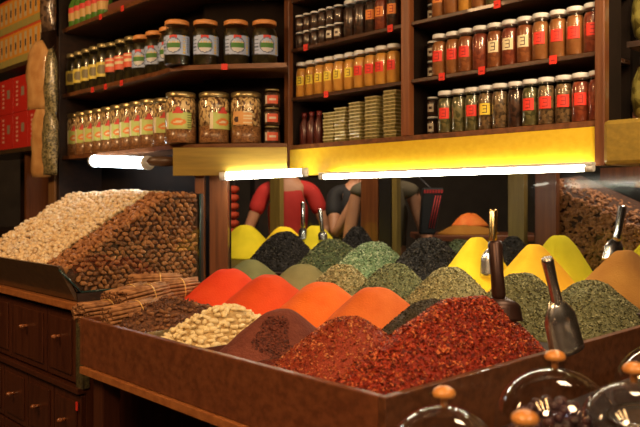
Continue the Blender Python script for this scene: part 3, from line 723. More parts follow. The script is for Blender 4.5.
# -- pickle jars (left unit, upper shelf) and nut jars (lower)
PR, PH = .064, .218
bm_ = art_patch(PR, .048, .140, 2.5, 34, 20, art_blue)
BLM = [BLUEP, GREENP, REDINK, mat('white_paper',(.6,.62,.65),.5), mat('blue_ink',(.10,.14,.30),.5), GOLDINK]
K_blue = jar_proto(PR,PH,ORANGE_LID,C_PIC,sh=.80,art=(bm_,BLM),lidr=.90); K_blue.name = 'pickle_jar'
def art_r(u,v): return 1 if (v > .2 and int(v*9)%3 == 1 and .15<u<.85) else 0
K_red = jar_proto(.052,.205,DARK_LID,C_PIC,art=(art_patch(.052,.058,.125,2.2,14,10,art_r),[mat('red_jar_label',(.72,.12,.06),.5),CREAM]),lidr=.90); K_red.name = 'pickle_jar'
K_yel = jar_proto(.052,.205,DARK_LID,C_PIC,art=(art_patch(.052,.045,.115,2.2,14,10,lambda u,v: 1 if ((u-.5)/.3)**2+((v-.5)/.35)**2<1 else 0),[mat('yellow_jar_label',(.70,.58,.10),.5),mat('grey_ink',(.20,.17,.08),.5)]),lidr=.90); K_yel.name = 'pickle_jar'
row_px = [177,205.5,236,264.5]
for i,px in enumerate(row_px):
    Yc = 3.56+.0*i; X = (px-320)/731*Yc
    place(K_blue, (X,Yc,H+ZL[1]), [.12,.32,.45,.50][i], 'large orange-lidded pickle jar with pale blue tree label, %s from left facing the aisle' % ORD[i], 'large pickle jars with blue labels')
for i,(a,d) in enumerate(((3.235,LD+.072),(3.365,LD+.068),(3.495,LD+.068))):
    place(K_blue, W(a,d,ZL[1]), RZ+.75, 'orange-lidded blue-label pickle jar on the slanting shelf, %s back from the corner' % ORD[i], 'blue label jars round the corner', {'contents':C_PIC}, scale=(.98,.98,1.03))
for i in range(3): place(K_red, W(3.60+.105*i,LD+.062,ZL[1]), RZ+.7, 'dark jar with red label, %s from the right on the slanting shelf' % ORD[i], 'red label jars', scale=(1,1,1.15))
for i in range(5): place(K_yel, W(3.92+.100*i,LD+.062,ZL[1]), RZ+.7, 'dark jar with yellow oval label, %s from right, slanting shelf' % ORD[i], 'yellow label jars', scale=(1,1,1.2))
NR, NH = .077, .250
def nut_jar(R, Ht, fn_center=0, art=True, dark=False):
    root = empty('nut_jar')
    prof = [(R*.92,.001),(R,.008),(R,Ht*.82),(R*.90,Ht*.90),(R*.86,Ht*.94)]
    build('glass_body', MB().lathe(prof, 22, cap=False), GLASS, root)
    build('contents', MB().lathe([(R*.90,.004),(R*.96,.01),(R*.96,Ht*.34)], 20), C_NUTF, root)
    build('nuts', MB().lathe([(R*.96,Ht*.341),(R*.96,Ht*.80),(R*.85,Ht*.89)], 20), C_NUT, root)
    build('lid', MB().lathe([(R*.93,Ht*.90),(R*.95,Ht*.91),(R*.95,Ht*.985),(R*.88,Ht),(.001,Ht)], 22), GOLD_LID, root)
    if art:
        lb = build('label', art_patch(R, Ht*.28, Ht*.60, 1.75, 24, 14, art_nut, center=fn_center), [LGREEN,REDINK,ORG,CREAM,mat('green_ink',(.15,.22,.05),.5)], root)
        if not dark: build('badge', art_patch(R, Ht*.58, Ht*.70, .62, 12, 6, lambda u,v: 0 if (v < .35 or abs(u-.5) < .5-.38*v) else 1, .0012, fn_center), [REDINK,GLASS], lb)
    return root
NJ = nut_jar(NR,NH)
NJo = nut_jar(NR,NH,-.2,False)
build('label', art_patch(NR,NH*.36,NH*.62,1.3,16,10,lambda u,v: 1 if (((u-.2)/.13)**2+((v-.4)/.25)**2<1) else (2 if u>.55 and int(v*8)%2 else 0)),[mat('pale_orange_paper',(.68,.36,.12),.5),INK,CREAM],NJo)
for i,(px,src,rz,lab) in enumerate(((181,NJ,.0,'large nut jar with green peanut label facing front, leftmost on the straight shelf'),(214,NJ,.75,'large nut jar with green label turned to the right, middle of the straight shelf'),(246,NJo,-.15,'large nut jar with small orange label, right of the straight shelf'))):
    Yc = 3.565; place(src, ((px-320)/731*Yc,Yc,H+ZL[0]), rz, lab, 'large nut jars facing the aisle')
place(NJ, W(3.285,LD+.085,ZL[0]), RZ+.85, 'large nut jar with green label at the rounded shelf corner', 'nut jars round the corner', {'nuts':C_NUT})
for i in range(9): place(NJ, W(3.43+.110*i,LD+.08,ZL[0]), RZ+.75, 'gold-lidded nut jar with lime label, %s from the right on the slanting lower shelf' % ORD[i], 'nut jars round the corner', {'nuts':C_NUT}, scale=(.9,.75,1.04))
SJ = jar_proto(.040,.088,DARK_LID,C_DRK,art=(art_patch(.040,.016,.056,1.7,12,8,lambda u,v: 1 if (u<.14 or (abs(v-.5)<.12 and .3<u<.8)) else 0),[mat('coral_label',(.62,.10,.05),.5),WHITEP]),lidr=.84); SJ.name = 'small_jar'
for k in range(3): place(SJ, ((272-320)/731*3.55,3.55,H+ZL[0]+.089*k), 0, 'small dark jar with coral label, %s of three stacked by the brown post' % ('bottom','middle','top')[k], 'small coral label jars')
# top-left shelf goods
BG = empty('bottle'); 
build('body', MB().lathe([(.04,0),(.045,.01),(.045,.14),(.02,.19),(.018,.24)],14), mat('green_bottle',(.08,.20,.03),.2,coat=.5), BG)
build('label', art_patch(.045,.04,.12,2,8,5,lambda u,v: 1 if v>.6 else 0),[mat('bottle_label',(.55,.35,.12),.5),REDINK], BG)
for i in range(6):
    o = BG if i == 0 else copy_tree(BG); o.location = W(3.92+.075*i,LD+.06,ZL[2]); o.rotation_euler.z = RZ+.5
    tag(o, 'green bottle with orange and red label, %s from right at the top left shelf' % ORD[i], 'bottle', 'green bottles on the top left shelf')
tag(build('wooden_box', MB().boxw(3.35,3.85,LD+.04,LD+.2,ZL[2],ZL[2]+.06), mat('red_box_wood',(.16,.05,.03),.5), org=W(3.6,LD+.1,ZL[2]), bevel=.003), 'long low reddish box on the top left shelf', 'box')
# round olive jars far right
OJ = empty('olive_jar')
op = [(.05,.0),(.085,.03),(.098,.09),(.094,.15),(.075,.20),(.055,.215)]
build('glass_body', MB().lathe(op,22,cap=False), GLASS, OJ); build('contents', MB().lathe([(r*.96,z*.97+.004) for r,z in op],20), C_OLI, OJ)
build('lid', MB().lathe([(.060,.21),(.064,.215),(.064,.24),(.058,.245),(.001,.245)],20), DARK_LID, OJ)
build('label', art_patch(.097,.09,.14,.5,8,8,lambda u,v: 0 if (u-.5)**2+(v-.5)**2<.22 else 1),[mat('mint_sticker',(.35,.50,.30),.5),C_OLI],OJ)
for k in range(3):
    o = OJ if k == 0 else copy_tree(OJ); o.location = W(1.055,RD+.27,(.27,.55,.80)[k]) ; o.rotation_euler.z = RZ
    tag(o, 'round pickle jar at the right edge, %s shelf' % ('bottom','middle','top')[k], 'jar', 'round pickle jars')
tag(build('shelf_riser', MB().boxw(.6,RA-.037,RD+.15,RD+.5,.795,.80), W_DARK), kind='structure').name = 'trim_1'

# price tags
def price(a, d, z, label, ang=0):
    o = build('price_tag', MB().boxw(a-.014,a+.014,d-.004,d-.001,z-.030,z).boxw(a-.007,a+.007,d-.0048,d-.004,z-.020,z-.016,1), [RED,DKRED], org=W(a,d,z)); tag(o, label, 'price tag', 'red price tags on shelf edges')
for px,z,lab in ((305.5,Z3,'leftmost red price tag on the highest shelf edge left of the post'),(390,Z3,'red price tag near the post on the highest shelf edge'),(497,Z3,'red price tag on the highest shelf edge right of the post'),
    (326,Z2,'red price tag below the amber jars'),(441.6,Z2,'red price tag below the brown jars nearest the post'),(481.5,Z2,'red price tag below the brown jars in mid shelf'),(553,Z2,'red price tag below the brown jars at right')):
    price(pxa(px,RD), RD+.003, z+.006, lab)
for px,z,lab in ((93,ZL[1],'red price tag under the yellow-label jars'),(106,ZL[1],'red price tag under the red-label jars'),(122,ZL[1],'red price tag under the slanting blue-label jars'),(101,ZL[2],'lower red price tag on the top left shelf edge'),(123,ZL[2],'upper red price tag on the top left shelf edge')):
    price(pxa(px,LD), LD-.001, z-.002, lab)
tag(build('price_tag', MB().box(-.47,-.44,3.476,3.480,H+.62,H+.648), RED), 'red price tag on the straight shelf under the pickle jars', 'price tag', 'red price tags on shelf edges')

# ---------------------------------------------------------------- far left shelving with boxes, hanging bags
t = Thing('shelf_unit', W(5,2.0,-.4), 'dark wooden shelf unit of orange and red boxes at the far left', 'shelf')
for z in (.358,.94): t.part('shelf_board', MB().boxw(4.42,6.2,LD,LD+.35,z-.03,z), wood('far_shelf',(.05,.03,.015),(.09,.05,.02)), bevel=.002)
t.part('back_panel', MB().boxw(4.42,6.2,LD+.45,LD+.47,-.5,1.7), W_DARK)
t.part('post', MB().boxw(4.405,4.50,LD-.03,LD+.02,-.22,.36), wood('tan_post',(.16,.08,.03),(.22,.11,.04),along='z'), bevel=.003, label='lighter brown post')
t.part('side_panel', MB().boxw(4.63,4.65,LD-.01,LD+.35,.36,1.7), W_DARK)
t.part('divider', MB().boxw(5.05,5.08,LD+.05,LD+.44,-.2,.33), W_POST)
t.part('lower_board', MB().boxw(4.42,6.2,LD+.0,LD+.45,-.25,-.22), W_DARK)
t.part('lower_panel', MB().boxw(4.42,6.2,LD+.02,LD+.04,-H,-.25), W_DARK)
BO = [mat('orange_box',(.78,.34,.04),.5),mat('olive_band',(.42,.36,.10),.5),mat('red_band',(.70,.10,.03),.5),mat('pale_window',(.62,.50,.28),.5),INK]
def flat_art(w_, h_, nx, nz, fn, y=-.0405):
    mb = MB()
    for j in range(nz):
        for i in range(nx):
            x0 = -w_/2+w_*i/nx; x1 = -w_/2+w_*(i+1)/nx; a = h_*j/nz; b = h_*(j+1)/nz
            mb.add([(x0,y,a),(x1,y,a),(x1,y,b),(x0,y,b)],[(0,1,2,3)],fn((i+.5)/nx,(j+.5)/nz))
    return mb
def box_art(u,v):
    if v < .20: return 1
    if v > .90: return 2
    if .20 < u < .80 and .26 < v < .86: return 4 if (.45 < v < .66 and .35 < u < .65) else 3
    return 0
bx = empty('tea_box'); build('carton', MB().box(-.042,.042,-.04,.04,0,.235), BO[0], bx, bevel=.002)
build('printed_front', flat_art(.084,.235,8,14,box_art), BO, bx)
i = 0
for r in range(2):
    for k in range(9):
        o = bx if i == 0 else copy_tree(bx); i += 1
        o.location = W(4.70+.087*k, LD+.05, .941+.237*r); o.rotation_euler.z = RZ
        tag(o, 'orange box with small picture, %s from right in the %s row at far left' % (ORD[k], ('lower','upper')[r]), 'box', 'orange boxes on the far left shelf')
def rbox_art(u,v):
    if u < .18: return 0
    if .22 < u < .36 and .1 < v < .9 and int(v*16)%2: return 1
    if .55 < u < .8 and .45 < v < .7: return 2
    return 0
RB_ = [mat('red_carton',(.62,.03,.02),.4),mat('pink_print',(.80,.40,.30),.5),mat('grey_print',(.35,.25,.18),.5)]
rb = empty('gift_box'); build('carton', MB().box(-.125,.125,-.08,.08,0,.245), RB_[0], rb, bevel=.003); build('printed_front', flat_art(.25,.245,14,16,rbox_art,-.0805), RB_, rb)
i = 0
for r in range(2):
    for k in range(3):
        o = rb if i == 0 else copy_tree(rb); i += 1
        o.location = W(4.80+.256*k, LD+.09, .359+.248*r); o.rotation_euler.z = RZ
        tag(o, 'red printed carton, %s from right in the %s row at far left' % (ORD[k], ('lower','upper')[r]), 'box', 'red cartons on the far left shelf')
baseheap('dried_fruit', 'tan dried goods heaped in the dark lower compartment at far left', 'dried fruit', 4.80, LD+.22, -.06, -.22, .36, .20, [mat('tan_dried',(.22,.11,.04),.7,c2=(.40,.24,.10),scale=50,kind='voronoi',bump=.6,bscale=60), mat('tan_dried_bit',(.34,.20,.09),.7), mat('red_dried_bit',(.30,.08,.04),.7)], pk=(.2,.05), e=.5, rough=.012, flakes=1500, fs=.022)
def bag(loc, w_, h_, dpt, mats, label, seed):
    mb = MB(); n = 14; rows_ = 14; vs = []
    for j in range(rows_+1):
        v = j/rows_; zz = -h_*v
        th = dpt*(math.sin(math.pi*min(1,max(0,v*.96+.02)))**.5)
        ww = w_*(.35+.65*min(1,v*5)) if v < .2 else w_
        for k in range(n):
            q = 2*math.pi*k/n
            nn = noise.noise((math.cos(q)*2+seed, v*5, math.sin(q)*2))*.012
            vs.append(((ww/2+nn)*math.cos(q), (th/2+nn)*math.sin(q), zz))
    fs = [(j*n+k,(j+1)*n+k,(j+1)*n+(k+1)%n,j*n+(k+1)%n) for j in range(rows_) for k in range(n)]
    fs += [tuple(range(n)), tuple(rows_*n+k for k in range(n-1,-1,-1))]
    mb.add(vs, fs, 0, True)
    root = empty('hanging_bag', loc, RZ+.3, label, 'bag', 'bags hanging beside the shelf')
    build('bag_body', mb, mats, root)
    build('hook', MB().tube((0,0,-.005),(0,.03,.03),.003,n=6), STEEL, root)
BGT = mat('tan_bag',(.45,.22,.07),.35,c2=(.62,.36,.14),scale=12,bump=.5,bscale=25,coat=.4)
BGG = mat('green_bag',(.05,.045,.02),.3,c2=(.30,.25,.12),scale=130,kind='voronoi',bump=.6,bscale=40,coat=.6)
BGD = mat('dark_bag',(.05,.03,.02),.3,c2=(.16,.10,.06),scale=45,kind='voronoi',bump=.5,bscale=40,coat=.6)
bag(W(4.47,LD-.10,.98), .21,.42,.07, BGT, 'tan plastic bag hanging at the upper left of the post', 1)
bag(W(4.46,LD-.09,.58), .17,.44,.06, BGT, 'tan plastic bag hanging lowest beside the red boxes', 4)
bag(W(4.27,LD-.11,.90), .10,.40,.06, BGG, 'green speckled bag hanging in front of the dark post', 7)
bag(W(4.28,LD-.11,.55), .12,.40,.07, BGG, 'dark green glittering bag hanging at the bottom of the post', 11)
bag(W(4.33,LD-.10,1.42), .12,.40,.07, BGD, 'dark brown bag hanging highest beside the orange boxes', 15)

# ---------------------------------------------------------------- scoops
def frame_z(d):
    return d.normalized().to_track_quat('Z','Y').to_matrix()
def scoop(tip, top, label, mh, mbld, hl=.13, R=.045, face=(0,-1,0), hr=.011, bl=.12, flat_=.75):
    tip = Vector(tip); top = Vector(top); d = (top-tip).normalized()
    x = d.cross(Vector(face)).normalized(); y = x.cross(d).normalized()   # y is close to -face
    M = Matrix((x,y,d)).transposed()
    root = Thing('scoop', tip, label, 'scoop', None)
    Lt = (top-tip).length; bl = Lt-hl
    # blade: half cylinder trough, open towards the face, closed at the top
    mb = MB(); n = 14; rows_ = 10; vs = []; off = .0016
    def prof(v):
        return R*(1-.12*v) if v < .62 else R*(.925-.62*((v-.62)/.38)**1.5)
    for s in (0,1):
        for j in range(rows_+1):
            v = j/rows_; r = prof(v)-s*off
            for k in range(n+1):
                q = math.pi*(k/n)
                q = math.pi*.0+q
                p = Vector((r*math.cos(q), r*.62*math.sin(q)*1.0, v*bl))
                vs.append(tip+M@p)
    A = (rows_+1)*(n+1); fs = []
    for j in range(rows_):
        for k in range(n):
            a = j*(n+1)+k; fs.append((a,a+1,a+n+2,a+n+1)); fs.append((A+a,A+a+n+1,A+a+n+2,A+a+1))
    for j in range(rows_):
        for k in (0,n):
            a = j*(n+1)+k; fs.append((a,a+n+1,A+a+n+1,A+a))
    for k in range(n): fs.append((k,A+k,A+k+1,k+1))
    for k in range(n): a = rows_*(n+1)+k; fs.append((a,a+1,A+a+1,A+a))
    mb.add(vs, fs, 0, True); root.part('blade', mb, mbld)
    hb = MB(); p0 = tip+d*(bl-.012)+M@Vector((0,R*.12,0))
    hb.lathe([(hr*.7,0),(hr,.015),(hr*.92,hl*.5),(hr*1.05,hl-.004),(hr*.9,hl+.006)], 14, p0, 0, True, True, M)
    root.part('handle', hb, mh)
def at(px, py, Y): return ((px-320)/731*Y, Y, H-(py-200)/731*Y)
scoop(at(500,322,2.08), at(494,240,2.13), 'dark copper-coloured scoop standing upright at the back of the large chili heap', DKSTEEL, DKSTEEL, hl=.165, R=.066, hr=.0205)
scoop(at(567,351,1.98), at(545,255,1.93), 'shiny silver metal scoop leaning on the right rim beside the chili', STEEL, STEEL, hl=.128, R=.052, face=(.15,-.95,.2), hr=.0155)
scoop(at(492,276,3.16), at(493,208,3.18), 'brass-handled scoop standing in the left yellow cone', BRASS, STEEL, hl=.17, R=.052, hr=.018)
scoop(at(612,262,3.10), at(622,205,3.14), 'silver scoop leaning right between the yellow cones at right', STEEL, STEEL, hl=.15, R=.045, hr=.018)
scoop(at(303,240,4.55), at(303,201,4.56), 'pale scoop handle standing in the yellow cone before the red shirt, left one', STEEL, STEEL, hl=.16, R=.03, hr=.014)  # this scoop and the next are mirror reflections, modelled as solid
scoop(at(323,240,4.5), at(320,208,4.5), 'dimmer scoop handle standing right of the pale one', STEEL, STEEL, hl=.14, R=.03, hr=.014)

# ---------------------------------------------------------------- behind the glass: mirror reflections modelled as solid bin, tray, people
mb = MB(); org = W(1.6,3.9,-.4)  # reflection of the nut tray, modelled as a second bin of nuts
pts = [(2.02,.12),(1.2,-.25),(.4,-.36)]
vs = []
for a,z in pts: vs += [W(a,3.50,-.5),W(a,3.50,z-.02),W(a,3.95,z+.02),W(a,3.95,-.5)]
mb.add(vs,[(0,1,2,3),(8,11,10,9)]+[(4*i+k,4*i+4+k,4*i+4+(k+1)%4,4*i+(k+1)%4) for i in range(2) for k in range(4)],0)
for _ in range(2600):
    a = random.uniform(.75,2.0); zt = (.12+(a-2.02)*.451) if a > 1.2 else -.25+(a-1.2)*.138
    z = random.uniform(-.36, zt-.01); add_inst(mb, am, W(a,3.492,z), rrot(), .9, random.choice((1,2)))
for _ in range(600):
    a = random.uniform(.75,2.0); zt = (.12+(a-2.02)*.451) if a > 1.2 else -.25+(a-1.2)*.138
    add_inst(mb, am, W(a,random.uniform(3.50,3.9),zt), rrot(), .9, random.choice((1,2)))
tag(build('almonds', mb, [ALMB, ALM, ALM2]), 'brown nuts heaped behind the glass at the right of the counter', 'almonds', None, 'stuff')
t = Thing('reflected_bin', W(1.5,4.0,-H), 'dark wooden bin carrying the nuts behind the glass at right', 'bin')
t.part('body', MB().boxw(.4,2.05,3.48,4.0,-H,-.5), W_DARK); t.part('end_board', MB().boxw(2.03,2.05,3.5,4.0,-.5,.02), W_DARK)
t = Thing('reflected_board', W(1.3,4.2,.0), 'red-brown wooden board seen high behind the glass at the right', 'cabinet')  # board from the same reflection, modelled as solid
t.part('body', MB().boxw(.3,2.0,4.15,4.5,.10,.5), W_POST); t.part('bottom_edge', MB().boxw(.3,1.75,4.05,4.55,.07,.10), W_TRIM)
tt = at(460,232,5.0)  # table and mounds stand in for blurred reflections of spice heaps
t = Thing('reflection_table', (tt[0],5.15,0), 'low brown table with goods seen dimly through the glass', 'table')
t.part('tabletop', MB().box(tt[0]-.28,tt[0]+.6,4.9,5.5,tt[2]-.06,tt[2]-.02), W_RIM, bevel=.004)
for sx in (-.24,.54):
    for sy in (4.95,5.42): t.part('leg', MB().box(tt[0]+sx,tt[0]+sx+.04,sy,sy+.04,0,tt[2]-.06), W_RIM)
def mound(name,label,cat,x,y,z,rx,ry,h,mats,fl=0,fs=.02):
    mb = MB(); n=24; prof=[(1-i/8, h*math.sin(i/8*math.pi/2)) for i in range(8)]+[(.01,h)]
    vs=[]; 
    mb.lathe([(max(.01,r**.8),zz) for r,zz in prof], n)
    mb.v = [(vx*rx*(1+.1*noise.noise((vx*3,vy*3,vz*9))), vy*ry, vz*(1+.15*noise.noise((vx*4,vy*4,2)))) for vx,vy,vz in mb.v]
    o = build(name, mb, mats); o.location=(x,y,z); return tag(o,label,cat)
mound('spice_mound','tan mound on the table dimly seen through the glass','spice mound',tt[0]+.08,5.12,tt[2]-.02,.22,.15,.07,[P_BRN])
OR = mat('orange_reflection',(.80,.17,.02),.7,c2=(.86,.26,.04),scale=12,bump=.4)
mound('orange_reflection','bright orange heap on top of the table behind the glass','orange heap',tt[0]+.10,5.16,tt[2]+.035,.13,.10,.09,[OR])

SK = mat('skin',(.42,.20,.11),.55,c2=(.46,.23,.13),scale=12); SHIRT = mat('red_shirt',(.42,.018,.015),.8,c2=(.50,.028,.022),scale=6,bump=.2)
BLKS = mat('black_shirt',(.012,.012,.014),.8); OLS = mat('olive_shirt',(.09,.075,.045),.8); JEAN = mat('dark_trousers',(.03,.035,.05),.8)
HAIR = mat('brown_hair',(.06,.035,.02),.5,c2=(.10,.06,.03),scale=30); 
def skin_mesh(name, verts, edges, radii, m, parent, sub=2, root=0):
    me = bpy.data.meshes.new(name); me.from_pydata([tuple(v) for v in verts], edges, []); me.materials.append(m)
    o = bpy.data.objects.new(name, me); COL.objects.link(o); o.parent = parent
    s = o.modifiers.new('skin','SKIN'); s.use_smooth_shade = True
    if not me.skin_vertices: me.skin_vertices.new()
    for i,r in enumerate(radii):
        rr = r if isinstance(r, tuple) else (r,r); me.skin_vertices[0].data[i].radius = rr
        me.skin_vertices[0].data[i].use_root = (i == root)
    b = o.modifiers.new('sub','SUBSURF'); b.levels = sub; b.render_levels = sub
    return o
def hand(parent, wrist, dirv, side):
    wrist = Vector(wrist); d = Vector(dirv).normalized(); s = d.cross(Vector((0,1,0))).normalized()*side; nrm = d.cross(s)
    V = [wrist, wrist+d*.05, wrist+d*.085]; E=[(0,1),(1,2)]; R=[.024,(.036,.018),(.034,.016)]
    for i,(off,L) in enumerate(((-.03,.075),(-.01,.085),(.01,.08),(.03,.065))):
        b = len(V); p = wrist+d*.09+s*off
        V += [p, p+d*L*.5+nrm*.012, p+d*L*.85+nrm*.035]; E += [(2,b),(b,b+1),(b+1,b+2)]; R += [.011,.009,.007]
    b = len(V); p = wrist+d*.035+s*.035; V += [p, p+d*.03+s*.02, p+d*.055+s*.02+nrm*.015]; E += [(1,b),(b,b+1),(b+1,b+2)]; R += [.013,.010,.008]
    return V,E,R
def person(x, y, hgt, label, arms, shirtm, neck_open=.03, hairlen=.2, face=-1, width=1, sleeve=.62):  # gives the mirror reflections of people a solid body
    k = hgt/1.75; root = empty('person', (x,y,0), 0, label, 'person')
    Z = lambda q: q*k
    V=[(0,0,Z(.95)),(0,0,Z(1.12)),(0,0,Z(1.32)),(0,.01,Z(1.44)),(0,.0,Z(1.52)),(0,-.01,Z(1.60)),(0,-.01,Z(1.69))]
    E=[(i,i+1) for i in range(6)]; R=[(.15,.11),(.13,.10),(.165,.11),(.10,.075),.055,(.075,.09),(.07,.085)]
    def chain(start, pts, rs):
        b=len(V); prev=start
        for i,(p,r) in enumerate(zip(pts,rs)): V.append(tuple(p)); R.append(r); E.append((prev,b+i)); prev=b+i
        return prev
    for s in (-1,1): chain(0,[(s*.10,0,Z(.88)),(s*.11,-.01,Z(.50)),(s*.11,.01,Z(.09)),(s*.12,-.13,.035)],[.09,.06,.04,(.04,.03)])
    ends=[]
    for s,(el,wr) in zip((-1,1),arms):
        sh=Vector((s*.18*width,0,Z(1.42))); e=chain(3,[sh,el,wr],[.058,.043,.027]); ends.append((e,el,wr,s))
    for e,el,wr,s in ends:
        hv,he,hr=hand(None,wr,Vector(wr)-Vector(el),s); b=len(V)
        V += [tuple(q) for q in hv[1:]]; R += hr[1:]
        for i,j in he: E.append((e if i==0 else b+i-1, b+j-1))
    body = skin_mesh('body',V,E,R,SK,root)
    sh_V=[(0,0,Z(.92)),(0,0,Z(1.12)),(0,0,Z(1.30)),(0,.01,Z(1.43))]; sh_R=[(.165,.125),(.15,.115),(.18,.125),(.13-neck_open,.085)]; sh_E=[(0,1),(1,2),(2,3)]
    for s,(el,wr) in zip((-1,1),arms):
        S=Vector((s*.18*width,0,Z(1.42))); m_=S.lerp(Vector(el),sleeve); b=len(sh_V); sh_V += [tuple(S),tuple(m_)]; sh_R += [.072,.066]; sh_E += [(3,b),(b,b+1)]
    skin_mesh('shirt',sh_V,sh_E,sh_R,shirtm,root)
    tv=[(0,0,Z(.94)),(-.10,0,Z(.85)),(-.11,-.01,Z(.50)),(-.11,.01,Z(.12)),(.10,0,Z(.85)),(.11,-.01,Z(.50)),(.11,.01,Z(.12))]
    skin_mesh('trousers',tv,[(0,1),(1,2),(2,3),(0,4),(4,5),(5,6)],[(.165,.125),.10,.075,.06,.10,.075,.06],JEAN,root)
    hd=MB(); hd.lathe([(max(.001,.086*math.sin(math.pi*i/10)),-.10*math.cos(math.pi*i/10)) for i in range(11)],18,(0,.02,Z(1.69)))
    if hairlen>.1: hd.lathe([(.07,-hairlen),(.085,-hairlen*.5),(.08,.02)],16,(0,.05,Z(1.66)))
    build('hair',hd,HAIR,root)
    fc=MB()
    for s in (-1,1): fc.lathe([(max(.0005,.011*math.sin(math.pi*i/6)),-.008*math.cos(math.pi*i/6)) for i in range(7)],8,(s*.032,-.098,Z(1.655)))
    build('eyes',fc,BLACK,root)
    ns=MB().tube((0,-.10,Z(1.66)),(0,-.125,Z(1.625)),.008,.014,8); build('nose',ns,SK,root)
    build('mouth',MB().lathe([(.001,-.004),(.022,0),(.001,.004)],10,(0,-.098,Z(1.595))),mat('lips',(.35,.08,.06),.5),root)
    return root
person((288-320)/731*5.5,5.5,1.78,'person in a red scoop-neck shirt standing behind the glass at left',
    [((-.30,-.02,1.14),(-.20,-.24,1.02)),((.30,-.02,1.14),(.20,-.24,1.04))], SHIRT, .055, .24)
person((358-320)/731*5.36,5.36,1.74,'person in black with one bare forearm raised behind the glass',
    [((-.17,-.20,1.12),(-.03,-.24,1.40)),((.24,.0,1.13),(.24,.0,.92))], BLKS, .03, .05)
person((385-320)/731*4.85,4.87,1.76,'person in olive with a bare arm hanging beside the dark bag',
    [((-.24,.0,1.13),(-.24,.0,.9)),((.275,-.02,1.13),(.32,-.16,.92))], OLS, .03, .05, sleeve=.15)
BAGM = mat('black_nylon',(.01,.01,.012),.6)
bp = at(430,208,4.72)  # bag is part of the mirror reflection, modelled as solid
t = Thing('shoulder_bag', bp, 'black bag with red striped strap beside the bare arm behind the glass', 'bag')
t.part('body', MB().add([(bp[0]-.07,bp[1]-.04,bp[2]-.17),(bp[0]+.03,bp[1]-.04,bp[2]-.17),(bp[0]+.03,bp[1]+.04,bp[2]-.17),(bp[0]-.07,bp[1]+.04,bp[2]-.17),(bp[0]-.05,bp[1]-.04,bp[2]+.13),(bp[0]+.085,bp[1]-.04,bp[2]+.13),(bp[0]+.085,bp[1]+.04,bp[2]+.13),(bp[0]-.05,bp[1]+.04,bp[2]+.13)],[(3,2,1,0),(4,5,6,7),(0,1,5,4),(1,2,6,5),(2,3,7,6),(3,0,4,7)]), BAGM, bevel=.012)
sb = MB()
for q in (0,.016,.032): sb.tube((bp[0]-.015+q,bp[1]-.045,bp[2]-.13),(bp[0]+.030+q,bp[1]-.045,bp[2]+.08),.0035,n=6)
for q in range(7): sb.box(bp[0]-.045+q*.018,bp[0]-.033+q*.018,bp[1]-.043,bp[1]-.040,bp[2]+.095,bp[2]+.118)
t.part('red_trim', sb, mat('red_trim',(.45,.03,.03),.6), label='red stripes and lettering')
t.part('strap', MB().tube((bp[0]+.01,bp[1]+.0,bp[2]+.12),(bp[0]-.06,bp[1]+.2,bp[2]+.22),.008), BAGM)
# red stacked goods behind glass at the left post
t = Thing('orange_rack', at(234,232,5.8), 'narrow stack of orange-red bundles beside the left post behind glass', 'stack')
for j in range(6):
    p = at(233,232-8.5*j,5.8); t.part('bundle', MB().lathe([(.02,-.03),(.045,-.02),(.05,0),(.045,.02),(.02,.03)],12,p), mat('red_orange_cloth',(.65,.07,.02),.7))
t.part('pole', MB().tube((t.org[0],5.8,0),(t.org[0],5.8,1.7),.01), W_DARK)

# ---------------------------------------------------------------- glass domes on a low table, lower right
t = Thing('display_table', (.9,1.35,0), 'low dark wooden table under the glass domes in the right foreground', 'table')
TZ = H-.55
t.part('tabletop', MB().prism([W(.99,1.02,0).xy,W(.15,1.02,0).xy,W(.15,2.6,0).xy,W(.99,2.6,0).xy],TZ-.03,TZ), W_DARK)
for a,d in ((.96,1.06),(.2,1.06),(.96,2.54),(.2,2.54)):
    q = W(a,d,0); t.part('leg', MB().box(q.x-.03,q.x+.03,q.y-.03,q.y+.03,0,TZ-.03), W_RIM)
KN = mat('honey_wood_knob',(.62,.24,.05),.3,c2=(.72,.32,.08),scale=30,coat=.5)
def dome_pts(R, hs, th=.0025):
    o = [(R,0),(R,hs)]+[(R*math.cos(q),hs+R*.92*math.sin(q)) for q in [math.pi/2*i/14 for i in range(1,14)]]+[(.004,hs+R*.92)]
    i_ = [(max(.003,r-th),z-(th if z>hs else 0)) for r,z in o][::-1]
    return o, i_
DR = .098
def dome(px, pyk, Y, label, R=DR, knobv=True):
    X,_,zk = at(px,pyk,Y)    # knob top
    hs = zk-.037-R*.92-TZ-.012
    root = empty('glass_dome', (X,Y,TZ+.012), 0, label, 'glass dome', 'glass domes on the table')
    o,i_ = dome_pts(R, hs)
    build('dome', MB().lathe(o,48,cap=False), DOME, root)
    build('rim_ring', MB().lathe([(R+.002,0),(R+.004,.004),(R+.002,.008),(R-.002,.004),(R+.002,0)],40,cap=False), STEEL, root)
    zt = hs+R*.92
    build('knob', MB().lathe([(.006,0),(.007,.012),(.007,.016),(.019,.018),(.0215,.024),(.018,.031),(.010,.036),(.001,.037)],20,(0,0,zt)), KN, root)
    pl = build('plate', MB().lathe([(.001,0),(R+.012,.002),(R+.018,.010),(R+.005,.011),(.001,.006)],40), STEEL); pl.location=(X,Y,TZ)
    tag(pl,'round metal plate under the '+label,'plate','plates under the domes')
    return X,Y,hs
FIG = [mat('dark_fig',(.03,.018,.02),.4,c2=(.08,.04,.05),scale=30,bump=.4), mat('purple_fig',(.05,.025,.05),.35,c2=(.12,.05,.04),scale=40)]
ds = [(438,386,1.30,'glass dome lowest left in the foreground row',.102),(555,350,1.45,'large glass dome in the middle of the right foreground',.118),(525,410,1.10,'nearest glass dome, mostly below the frame',.085),(634,362,1.33,'glass dome at the right edge with wooden knob',.098),(668,328,1.80,'glass dome behind the right-edge one, knob outside view',.125)]
